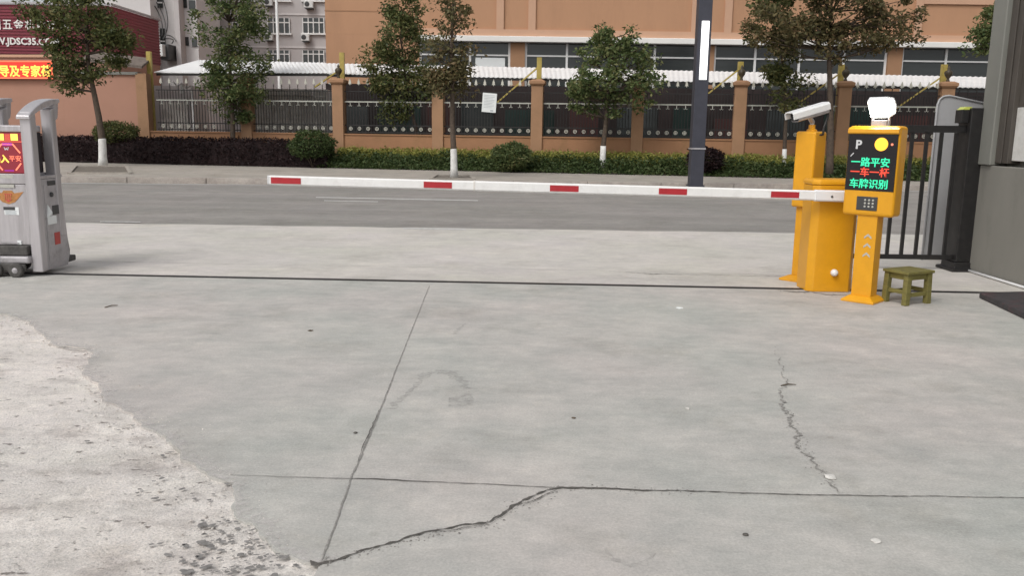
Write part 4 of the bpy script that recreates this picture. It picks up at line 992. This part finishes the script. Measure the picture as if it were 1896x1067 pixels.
# ------------------------------------------------------------------ grey apartment block behind
AY = 58.0
def apx(px, py=60): return D(px, py, AY).x
def apz(px, py): return D(px, py, AY).z
xa, xb = apx(352), apx(640); 
root = thing('apartment_block', 'grey apartment block with white framed windows left of the orange building', 'building', ((xa + xb) / 2, AY, 0))
MB().box(xa, xb, AY, AY + 10, 0, 16).build('wall', M_greywall, root, world=True)
fl = [(-62, -28), (-28 + 0, 6)]
H1 = [(560, 601), (495, 537), (430, 472), (366, 408)]
for (wa, wb_) in H1:
    for (ya, yb_) in ((-30, 0), (33, 61), (93, 116)):
        cx = (wa + wb_) / 2
        x0_, x1_ = apx(wa, ya), apx(wb_, ya); z1_, z0_ = apz(cx, ya), apz(cx, yb_)
        w_ = MB().box(x0_, x1_, AY - .06, AY - .004, z0_, z1_).build('window', M_glass, root, world=True)
        m = MB()
        for x in (x0_ + .03, (x0_ + x1_) / 2, x1_ - .03, x0_ + (x1_ - x0_) * .27, x0_ + (x1_ - x0_) * .76): m.box(x - .03, x + .03, AY - .12, AY - .062, z0_, z1_)
        zm = z0_ + (z1_ - z0_) * .70
        m.box(x0_, x1_, AY - .115, AY - .063, zm - .035, zm + .035)
        m.box(x0_ - .1, x1_ + .1, AY - .18, AY - .005, z0_ - .11, z0_ - .002)
        q_ = m.build('window_frame', M_frame, w_)
        for v in q_.data.vertices: v.co -= root.location
MB().box(xa, xb, AY - .05, AY - .003, apz(500, 88), apz(500, 85)).build('string_course', M_greywall2, root, world=True)
MB().box(xa, xb, AY - .05, AY - .003, apz(500, 27), apz(500, 24)).build('string_course', M_greywall2, root, world=True)
acs = [(574, 9, 16, 'white air conditioner box high on the grey block below the top right window'), (500, 5, 14, 'white air conditioner box high on the grey block beside the thin white pole'),
       (501, 69, 14, 'white air conditioner box under the window left of the thin white pole top'), (568, 70, 14, 'white air conditioner box on the grey block right beside the orange corner')]
for (px, py, w_, lb) in acs:
    c = D(px, py, AY); hw_ = w_ / 2 * AY / FPX * 1.0; rt_ = thing('air_conditioner', lb, 'air conditioner', (c.x, AY, c.z), 0, 'air conditioners on the grey block')
    MB().box(-hw_, hw_, -.5, -.12, -.22, .22).build('casing', M_ac, rt_, bevel=.02)
    MB().lathe([(.16, 0), (.16, .012), (.02, .02)], (-.08, -.5, 0), 18, Matrix.Rotation(R(90), 3, 'X').to_4x4()).build('fan_grille', M_dgrey, rt_)
    MB().box(-hw_ + .05, hw_ - .05, -.5, -.001, -.27, -.222).build('bracket', M_dgrey, rt_)
# thin white pole
tY = FA + 7.0; tb = D(517, 150, tY, FB)
tag(MB().lathe([(.075, 0), (.07, 3), (.06, 8), (.05, 9)], (tb.x, tb.y, .17), 10).build('white_pole', M_frame, smooth=True), 'thin white pole rising through the gap behind the short canopy', 'pole')

# pale grey block at the left
LY = 46.0
lx = lambda px, py=60: D(px, py, LY).x
xa, xb = D(120, 60, LY + 4.9).x, D(281, 60, LY + 4.9).x; xc = D(366, 60, LY + 6).x
root = thing('grey_house', 'pale grey stained house with small windows behind the maroon shop sign', 'building', ((xa + xc) / 2, LY, 0))
MB().box(xa, xb, LY + 4.9, LY + 11, 0, 15).build('wall', M_greywall2, root, world=True)
MB().box(xb + .003, xc, LY + 6, LY + 10, 0, 15).build('side_wall', M_greywall2, root, world=True)
MB().box(D(322, 60, LY + 5).x, D(331, 60, LY + 5).x, LY + 5.2, LY + 5.99, 0, 15).build('downpipe_shaft', M_greywall, root, world=True)
for (a_, b_, c_, d_) in ((338, 68, 349, 84), (355, 70, 364, 86), (337, -4, 349, 14), (353, 0, 364, 17)):
    x0_, x1_ = D(a_, 60, LY + 6).x, D(b_ * 0 + c_, 60, LY + 6).x; z1_, z0_ = D(a_, b_, LY + 6).z, D(a_, d_, LY + 6).z
    MB().box(x0_, x1_, LY + 5.93, LY + 5.997, z0_, z1_).build('window', M_glass, root, world=True)
for (a_, b_, c_, d_) in ((286, 52, 306, 100), (283, -5, 305, 14)):
    x0_, x1_ = D(a_, 60, LY + 6).x, D(c_, 60, LY + 6).x; z1_, z0_ = D(a_, b_, LY + 6).z, D(a_, d_, LY + 6).z
    w_ = MB().box(x0_, x1_, LY + 5.9, LY + 5.99, z0_, z1_).build('window', M_glass, root, world=True)
    q_ = MB().box((x0_ + x1_) / 2 - .05, (x0_ + x1_) / 2 + .05, LY + 5.85, LY + 5.897, z0_, z1_).box(x0_, x1_, LY + 5.86, LY + 5.895, (z0_ + z1_) / 2 - .04, (z0_ + z1_) / 2 + .04).build('window_frame', M_frame, w_)
    for v in q_.data.vertices: v.co -= root.location
c = D(310, 95, LY + 5)
MB().box(c.x - .45, c.x + .35, LY + 4.3, LY + 5.9, c.z - .45, c.z + .35).build('balcony_box', M_dgrey, root, world=True)
rt_ = thing('air_conditioner', 'grey air conditioner box hung under tangled cables on the pale grey house', 'air conditioner', (c.x - .12, LY + 4.3, c.z))
MB().box(-.42, .30, -.45, -.005, -.35, .30).build('casing', M_ac, rt_, bevel=.02)
MB().lathe([(.2, 0), (.2, .012), (.02, .02)], (-.1, -.45, 0), 18, Matrix.Rotation(R(90), 3, 'X').to_4x4()).build('fan_grille', M_dgrey, rt_)
m = MB()
for k, (pa, pm_, pb_) in enumerate((((283, 6), (305, 35), (300, 66)), ((290, 4), (312, 38), (306, 70)), ((300, -5), (320, 45), (302, 72)), ((296, 66), (318, 60), (326, 76)), ((296, 72), (330, 68), (318, 80)))):
    P_ = [D(*pa, LY + 5.6), D(*pm_, LY + 5.2), D(*pb_, LY + 5.0)]
    pts_ = [P_[0].lerp(P_[1], t).lerp(P_[1].lerp(P_[2], t), t) for t in [i / 10 for i in range(11)]]
    m.tube(pts_, .03, 6)
m.build('cables', M_black, root, world=True)

# ------------------------------------------------------------------ shop with maroon sign cladding, peach wall, led sign
SY = FA + 2.4
xr_ = D(207, 60, SY, FB).x; sY = SY + FB * xr_
xl_ = D(-220, 60, sY).x
zb0 = D(60, 103, sY).z; zt0 = D(205, 14, sY).z
root = thing('shop_building', 'shop with maroon ribbed cladding and white lettering above the peach wall', 'building', ((xl_ + xr_) / 2, sY, 0))
def ribs(pa, pb_, z0, z1, n_, nrm):
    m = MB(); prof = []
    for i in range(n_):
        za, zb_ = z0 + (z1 - z0) * i / n_, z0 + (z1 - z0) * (i + 1) / n_; h = zb_ - za
        prof += [(0, za), (0, za + h * .55), (.035, za + h * .62), (.035, za + h * .93)]
    prof += [(0, z1)]
    L_ = [pa + nrm * d_ + Vector((0, 0, z)) for d_, z in prof]; Q_ = [pb_ + nrm * d_ + Vector((0, 0, z)) for d_, z in prof]; k = len(L_)
    m.add(L_ + Q_, [(i, i + k, i + 1 + k, i + 1) for i in range(k - 1)]); return m
cl_ = ribs(Vector((xl_, sY, 0)), Vector((xr_, sY, 0)), zb0, zt0 + .08, 16, Vector((0, -1, 0))).build('cladding', M_redmetal, root, world=True)
yB = sY + 4.6
ribs(Vector((xr_, sY, 0)), Vector((xr_, yB, 0)), zb0, zt0 + .08, 16, Vector((1, 0, 0))).build('cladding', M_redmetal, root, world=True)
MB().box(xl_, xr_ - .01, sY + .06, sY + 4.55, 0, zt0 + .06).build('wall', M_leftwall, root, world=True)
m = MB(); m.bar((xr_ + .06, sY - .05, zt0 + .13), (xr_ + .06, yB + .1, zt0 + .13), .10, .08); m.bar((xl_, sY - .05, zt0 + .13), (xr_, sY - .05, zt0 + .13), .10, .08); m.build('top_rail', M_silverdirty, root, world=True)
# lettering on the cladding
lt = root
k_ = sY / FPX
def sign(txt, px, py, hpx, xs, bold=0.0, sp=None):
    p = D(px, py, sY); x = p.x
    for ch in ([txt] if sp is None else txt):
        text(ch, hpx * k_ * 1.0, M_ledge, root, Matrix.Translation((x - root.location.x, -.045, p.z)) @ Matrix.Rotation(R(90), 4, 'X'), bold=bold, depth=.006, xs=xs)
        if sp: x += sp * k_
sign('中国五金机电市场', -36, 52, 20, .92, .006, 20.2)
sign('WWW.JDSC35.COM', -42, 81, 16.5, 1.0, .012)
# peach boundary wall
wyA = FA - .1
xw1 = D(255, 190, wyA, FB).x; xw0 = D(-320, 190, wyA, FB).x; zA = D(215, 138, wyA, FB).z; zA0 = D(60, 106, wyA, FB).z; xst = D(112, 120, wyA, FB).x
root = thing('peach_wall', 'smooth peach rendered boundary wall below the maroon shop sign', 'wall', (xw1, wyA + FB * xw1, 0))
def sloped(mb, xa, xb, z0, z1, d0=0, d1=.25): return mb.loft([[Vector((x, wyA + FB * x + dy, z)) for dy, z in ((d0, z0), (d0, z1), (d1, z1), (d1, z0))] for x in (xa, xb)])
sloped(sloped(MB(), xw0, xst, .1, zA0), xst + .001, xw1, .1, zA).build('wall', M_leftwall, root, world=True)
sloped(MB(), xst + .002, xw1 + .1, zA + .002, zA + .10, -.08, .3).build('coping', M_gpil, root, world=True)
sloped(MB(), xw0, xst, zA0 + .002, zA0 + .10, -.06, .3).build('coping', M_orangelt, root, world=True)
sloped(MB(), xw1 + .002, xw1 + .42, .1, zA + .05, -.08, .34).build('end_pillar', M_pillar, root, world=True)
m = MB(); e0_, e1_ = D(150, 108, wyA - .2, FB), D(262, 122, wyA - .2, FB)
m.loft([[p + Vector((0, 0, 0)), p + Vector((0, .9, .35)), p + Vector((0, .9, .27)), p + Vector((0, 0, -.09))] for p in (e0_, e1_)]); m.build('tile_eave', mat('old_roof_tile', (.16, .13, .11), .9, var=.3, scale=6), root, world=True)
# led sign
ly_ = wyA - .16
pS0, pS1 = D(-150, 128, ly_, FB), D(98, 128, ly_, FB); zs0_, zs1_ = D(50, 145.5, ly_, FB).z, D(50, 112, ly_, FB).z
root = thing('led_sign', 'red illuminated running text sign mounted on the peach wall top', 'sign', (pS1.x, pS1.y, zs0_), math.atan2(FB, 1))
Ls = (pS1 - pS0).length * .999; hS = zs1_ - zs0_
MB().box(-Ls, 0, 0, .10, 0, hS).build('case', M_ledcase, root)
MB().box(-Ls + .03, -.03, -.006, -.0005, .03, hS - .03).build('led_field', E_redbg, root)
m = MB().box(-Ls, 0, -.025, -.007, 0, .05).box(-Ls, 0, -.025, -.007, hS - .05, hS).box(-.05, 0, -.0245, -.0075, .052, hS - .052); m.build('led_border', E_redglow, root)
text('各级领导及专家莅', .44, E_yellow, root, TM(-.06, -.010, .115), align='RIGHT', bold=.010, depth=.003, xs=.97)

# ------------------------------------------------------------------ vegetation
F_dark = foliage('camphor_leaves', [(.036, .053, .022), (.084, .104, .035), (.143, .151, .053), (.223, .184, .078)])
F_green = foliage('green_leaves', [(.041, .067, .025), (.089, .129, .045), (.156, .186, .071), (.240, .218, .093)])
F_brown = foliage('bronze_leaves', [(.057, .058, .025), (.108, .099, .043), (.164, .136, .061), (.253, .158, .083)])
F_purple = foliage('purple_hedge_leaves', [(.009, .005, .006), (.018, .010, .011), (.031, .016, .016), (.045, .023, .023)], scale=3)
F_lime = foliage('yellow_green_leaves', [(.106, .130, .028), (.199, .215, .047), (.305, .293, .074), (.398, .352, .106)], scale=3)
F_low = foliage('low_cover_leaves', [(.024, .038, .013), (.048, .077, .024), (.074, .106, .036), (.120, .132, .054)], scale=2.5)

def leafmesh(name, P, size, material, parent, loc, droop=.0, asp=.45):
    """P (n,3) world positions -> folded leaf quads"""
    n_ = len(P); rng = RNG
    th = rng.uniform(0, 2 * np.pi, n_); el = rng.normal(-droop, .55, n_)
    d = np.stack([np.cos(th) * np.cos(el), np.sin(th) * np.cos(el), np.sin(el)], 1)
    r_ = rng.normal(0, 1, (n_, 3)); s = np.cross(d, r_); s /= np.linalg.norm(s, axis=1)[:, None] + 1e-9
    L_ = (size * rng.uniform(.65, 1.35, n_))[:, None]
    a_ = P; c_ = P + d * L_; nrm = np.cross(d, s)
    b_ = P + d * L_ * .45 + s * L_ * asp * .5 + nrm * L_ * .08; e_ = P + d * L_ * .45 - s * L_ * asp * .5 + nrm * L_ * .08
    V = np.stack([a_, b_, c_, e_], 1).reshape(-1, 3) - np.array(loc)
    me = bpy.data.meshes.new(name); me.vertices.add(4 * n_); me.vertices.foreach_set('co', V.astype(np.float32).ravel())
    me.loops.add(4 * n_); me.loops.foreach_set('vertex_index', np.arange(4 * n_, dtype=np.int32))
    me.polygons.add(n_); me.polygons.foreach_set('loop_start', np.arange(0, 4 * n_, 4, dtype=np.int32)); me.polygons.foreach_set('loop_total', np.full(n_, 4, dtype=np.int32))
    me.update(calc_edges=True); me.materials.append(material)
    o = bpy.data.objects.new(name, me); COL.objects.link(o)
    if parent: o.parent = parent
    else: o.location = loc
    return o

def tree(label, base, Y, trunk_px, crowns, leaf, nleaf, r0=.11, white=None, lsize=.11, clump=.42, nclump=None, seed=1, group='street trees along the far pavement', zg=.15, limb=.6):
    """trunk_px: picture points of the stem from the foot up (the foot comes from base); crowns: picture ellipses (px,py,rx,ry,weight)"""
    rg = np.random.default_rng(seed); k = Y / FPX
    bx_ = D(base[0], base[1], Y); foot = Vector((bx_.x, Y, zg))
    root = thing('street_tree', label, 'tree', foot, 0, group)
    tp = [foot] + [D(px, py, Y) for px, py in trunk_px]
    for i in range(1, len(tp)): tp[i].y += .12 * noise.noise((i * 1.7, seed, 0))
    pts_ = []; 
    for i in range(len(tp) - 1):
        for t in (0, .33, .66): pts_.append(tp[i].lerp(tp[i + 1], t))
    pts_.append(tp[-1]); n_ = len(pts_)
    rad = [r0 * (1.25 if i == 0 else 1) * (1 - .72 * i / (n_ - 1)) for i in range(n_)]
    m = MB(); m.tube(pts_, rad, 9)
    C_ = []
    tot = sum(c[4] for c in crowns)
    nc = nclump or 46
    for (px, py, rx, ry, w_) in crowns:
        cc = D(px, py, Y); RX, RZ = rx * k, ry * k; RY = max(RX, RZ) * .85 if RX > RZ * .6 else RX * 1.2
        q = max(3, int(nc * w_ / tot)); i = 0
        while i < q:
            v = rg.normal(0, 1, 3); v /= np.linalg.norm(v); v *= rg.uniform(.25, 1) ** .5
            p = Vector((cc.x + v[0] * RX * 1.0, Y + v[1] * RY * .95, cc.z + v[2] * RZ * 1.0)); C_.append((p, 1.1 * clump * rg.uniform(.45, 1.35))); i += 1
    # limbs from the stem to the clumps
    ups = pts_[int(n_ * .45):]
    for j, (p, r_) in enumerate(C_):
        if rg.random() > limb: continue
        s_ = min(ups, key=lambda q: (q - p).length + max(0, q.z - p.z + .2) * 3)
        mid_ = s_.lerp(p, .5) + Vector((rg.normal(0, .06), rg.normal(0, .06), -.05 * (p - s_).length))
        m.tube([s_, mid_, p], [r0 * .26, r0 * .17, r0 * .07], 5)
    for i, v in enumerate(m.v): m.v[i] = tuple(Vector(v) - foot)
    m.build('trunk', M_bark, root, smooth=True)
    if white:
        zw_ = D(base[0], white, Y).z; wp = []; wr = []
        for p, r_ in zip(pts_, rad):
            if p.z <= zw_: wp.append(p - foot); wr.append(r_ + .006)
        # extend to the exact height
        for i in range(n_ - 1):
            if pts_[i].z <= zw_ < pts_[i + 1].z:
                t = (zw_ - pts_[i].z) / (pts_[i + 1].z - pts_[i].z); wp.append(pts_[i].lerp(pts_[i + 1], t) - foot); wr.append(rad[i] * (1 - t) + rad[i + 1] * t + .006)
        if len(wp) > 1: MB().tube(wp, wr, 12).build('whitewash', M_lime, root, smooth=True)
    lsize *= 1.25; per = int(nleaf * .86) // len(C_); P = []
    for p, r_ in C_:
        q = rg.normal(0, 1, (per, 3)); q /= np.linalg.norm(q, axis=1)[:, None]; q *= (rg.uniform(.0, 1, per) ** .45)[:, None] * r_
        q[:, 2] *= .72; P.append(q + np.array(p))
    P = np.concatenate(P)
    leafmesh('crown', P, lsize, leaf, root, foot, droop=.25)
    return root

T = tree
T('leaning street tree with dense dark crown before the maroon shop sign', (191, 309), 28.0, [(190, 258), (183, 215), (174, 170), (163, 120), (160, 60), (165, -20)],
  [(150, 35, 66, 58, 4), (210, 60, 46, 52, 3), (124, 92, 32, 48, 2.4), (70, 20, 30, 24, 1), (150, 125, 52, 34, 1.6), (125, 150, 26, 18, .5), (165, -60, 75, 60, 4), (90, 25, 40, 35, 1.5), (225, 95, 25, 28, .8)], F_dark, 13000, .125, 257, seed=1, nclump=110, clump=.40)
T('bushy green tree behind the purple hedge with leaves down its trunk', (430, 262), 31.0, [(430, 225), (428, 170), (425, 110), (424, 40)],
  [(428, 40, 64, 55, 4), (420, -50, 60, 60, 3), (440, 115, 56, 42, 3), (428, 160, 55, 34, 2.6), (432, 205, 26, 26, .9)], F_green, 12000, .10, None, seed=2, nclump=100, clump=.40)
T('slim street tree with sparse reddish top and whitewashed trunk on pavement', (841, 330), 24.2, [(840, 276), (837, 225), (838, 170), (836, 100), (838, 30), (842, -60)],
  [(838, 25, 50, 45, 1.5), (830, 110, 45, 45, 2.4), (845, 150, 50, 28, 2), (838, -50, 50, 40, 1), (805, 150, 25, 25, .8)], F_brown, 4600, .095, 276, seed=3, nclump=64, clump=.33, lsize=.10)
T('broad dense olive tree rising behind the fence beside the slim sparse tree', (772, 270), 31.15, [(770, 235), (760, 200), (750, 140), (742, 70), (745, 20)],
  [(738, 70, 48, 55, 4), (712, 130, 42, 38, 2.5), (765, 140, 48, 42, 3), (735, 165, 45, 35, 2), (745, 205, 32, 24, 1.1), (748, 15, 32, 34, 1.5), (785, 170, 30, 24, .8)], F_dark, 13000, .08, None, seed=4, nclump=110, clump=.40)
T('small round green tree with whitewashed foot in the middle of the bed', (1116, 296), 28.4, [(1117, 270), (1121, 235), (1124, 190), (1128, 130), (1138, 70)],
  [(1140, 72, 44, 32, 2.4), (1140, 110, 76, 34, 3.2), (1135, 150, 92, 26, 2.8), (1085, 182, 42, 22, 1.6), (1165, 180, 45, 20, 1.1), (1120, 205, 40, 14, .5), (1200, 140, 26, 14, .5)], F_green, 8600, .10, 270, seed=5, nclump=130, clump=.30)
T('thin leafy tree left of the yellow camera post with whitewashed foot', (1453, 296), 27.7, [(1453, 270), (1455, 220), (1452, 160), (1446, 90), (1440, 20)],
  [(1440, 110, 38, 40, 1.5), (1452, 165, 32, 40, 1.2), (1432, 60, 40, 30, 1.2), (1435, 5, 50, 35, 1.5)], F_dark, 5600, .075, 276, seed=6, nclump=44, clump=.36)
T('spreading tree with wide brownish crown above the yellow camera post', (1538, 300), 26.6, [(1538, 240), (1537, 180), (1535, 110), (1536, 50), (1545, -40)],
  [(1455, 50, 75, 46, 3.5), (1560, 25, 85, 52, 4), (1650, 45, 56, 48, 2.6), (1550, -50, 150, 50, 5), (1440, 75, 40, 22, 1), (1610, 75, 55, 18, 1.2), (1535, 90, 45, 22, 1)], F_brown, 12500, .12, None, seed=7, nclump=150, clump=.36)
T('tree half hidden by the gatehouse with one leafy branch showing', (1905, 300), 26.0, [(1900, 200), (1890, 100), (1880, 20)],
  [(1818, 75, 26, 24, 1), (1835, 40, 25, 26, 1), (1895, 60, 60, 50, 3), (1890, -20, 60, 40, 2)], F_green, 6000, .11, None, seed=8, nclump=60, clump=.33)

# tree pits
M_pit = mat('dry_pit_soil', (.21, .185, .155), .95, var=.3, scale=6, bump=.6, col2=(.12, .10, .08))
for (px0, px1, py0, py1, lb) in ((128, 242, 309, 322, 'bare earth tree pit with stone rim below the leaning tree'), (796, 878, 326, 333, 'bare earth tree pit with stone rim below the slim sparse tree')):
    a_, b_, c_, d_ = G(px0 + 12, py0, .15), G(px1 - 8, py0, .15), G(px1, py1, .15), G(px0, py1, .15)
    cc = (a_ + b_ + c_ + d_) / 4; root = thing('tree_pit', lb, 'tree pit', cc)
    MB().add([Vector((p.x, p.y, .156)) - cc for p in (d_, c_, b_, a_)], [(0, 1, 2, 3)]).build('soil', M_pit, root)
    m = MB()
    for p, q in ((a_, b_), (b_, c_), (c_, d_), (d_, a_)): m.bar(p - cc + Vector((0, 0, .02)), q - cc + Vector((0, 0, .02)), .09, .05)
    m.build('stone_rim', M_pave, root)

def hedge(name, label, cat, px0, px1, depth, z1, leaf, nl, lsize, rough=.06, off=0.0, ztop2=None, core=None):
    xa, xb = D(px0, 300, HA + off, HB).x, D(px1, 300, HA + off, HB).x
    rg = np.random.default_rng(abs(int(px0)) + 5)
    root = thing(name, label, cat, ((xa + xb) / 2, HA + off + HB * (xa + xb) / 2, .15))
    t = rg.uniform(0, 1, nl); x = xa + (xb - xa) * t
    # spread over front face, top, and inside
    kind = rg.random(nl); yy = np.where(kind < .5, rg.normal(0.02, .03, nl), rg.uniform(0, depth, nl))
    zz = np.where(kind < .5, rg.uniform(.02, 1, nl), np.where(kind < .9, rg.normal(1, .03, nl), rg.uniform(.3, 1, nl)))
    hz_ = np.array([z1 * (1 + .10 * noise.noise((q * 1.1, px0, 0)) + .06 * noise.noise((q * 4, px0, 3))) for q in x])
    bl = np.array([.10 * noise.noise((q * 1.7, 7, 2)) + .05 * noise.noise((q * 6, 7, 5)) for q in x])
    P = np.stack([x, HA + off + HB * x + yy + bl * (kind < .5), .15 + zz * hz_], 1)
    P[:, 1] += rg.normal(0, rough, nl); P[:, 2] += rg.normal(0, rough * .5, nl); P[:, 2] = np.maximum(P[:, 2], .17)
    leafmesh('leaves', P, lsize, leaf, root, root.location)
    m = MB(); n_ = 40; rings = []
    for i in range(n_ + 1):
        xx = xa + .05 + (xb - xa - .1) * i / n_; h_ = z1 * .93 * (1 + .08 * noise.noise((xx * 1.1, px0, 0))); y0_ = HA + off + HB * xx + .06
        rings.append([Vector((xx, y0_, .14)), Vector((xx, y0_ + .02, .15 + h_ * .9)), Vector((xx, y0_ + .12, .15 + h_)), Vector((xx, y0_ + depth - .12, .15 + h_)), Vector((xx, y0_ + depth - .06, .14))])
    m.loft(rings).build('branches', core or leaf, root, world=True)
    return root
hedge('hedge', 'dark purple clipped hedge running below the peach wall and left railings', 'hedge', -220, 606, 1.5, .86, F_purple, 22000, .085)
hedge('hedge', 'yellow green clipped hedge along the foot of the brown fence wall', 'hedge', 622, 1900, .75, .60, F_lime, 20000, .085, off=1.15, rough=.07)
# low cover in front of the yellow green hedge
nl = 26000; rg = np.random.default_rng(77)
xa, xb = D(585, 300, HA, HB).x, D(2000, 300, HA, HB).x
x = rg.uniform(xa, xb, nl); t = rg.uniform(0, 1, nl) ** .8
hh = np.array([.24 + .28 * s_ + .16 * noise.noise((q * .9, s_ * 2, 4)) + .10 * noise.noise((q * 3.1, s_ * 3, 8)) for q, s_ in zip(x, t)])
zz = .15 + np.minimum(1, .25 + t * 1.6) * hh * rg.uniform(.2, 1.05, nl)
P = np.stack([x, HA + HB * x - .05 + t * 1.25, zz], 1)
tag(leafmesh('ground_cover', P, .11, F_low, None, (0, 28, .15)), 'dark green low ground cover in front of the yellow green hedge', 'ground cover', kind='stuff')

def shrub(label, px, py, rx, ry, Y, leaf, nl, lsize=.09, seed=1):
    k = Y / FPX; c = D(px, py, Y); rg = np.random.default_rng(seed); RX, RZ = rx * k, ry * k
    root = thing('round_shrub', label, 'shrub', (c.x, Y, .15))
    q = rg.normal(0, 1, (nl, 3)); q /= np.linalg.norm(q, axis=1)[:, None]; q *= (rg.uniform(.35, 1, nl) ** .4)[:, None]
    bump_ = np.array([1 + .22 * noise.noise(Vector(v) * 1.8 + Vector((seed, 0, 0))) for v in q])[:, None]
    q = q * bump_; P = np.stack([c.x + q[:, 0] * RX, Y + q[:, 1] * RX * .9, c.z + q[:, 2] * RZ], 1); P = P[P[:, 2] > .17]
    leafmesh('leaves', P, lsize, leaf, root, root.location)
    m = MB()
    for i in range(7):
        a_ = i * .9; m.tube([(0, 0, 0), (RX * .35 * math.cos(a_), RX * .35 * math.sin(a_), (c.z - .15) * .6), (RX * .7 * math.cos(a_), RX * .6 * math.sin(a_), c.z - .15 + .2 * RZ)], [.02, .015, .008], 5)
    m.build('stems', M_bark, root)
shrub('round dark shrub behind the purple hedge right of the leaning tree', 214, 246, 41, 21, 31.0, F_dark, 5200, seed=21)
shrub('round green shrub bulging from the bed left of centre pavement tree gap', 947, 290, 37, 25, 27.9, F_green, 5200, seed=22)
shrub('loose dark shrub at the right end of the purple hedge', 578, 268, 42, 26, 29.3, F_low, 4600, seed=23)
shrub('dark reddish shrub in the bed beside the grey lamp post', 1306, 295, 34, 24, 27.2, F_purple, 3800, seed=24)
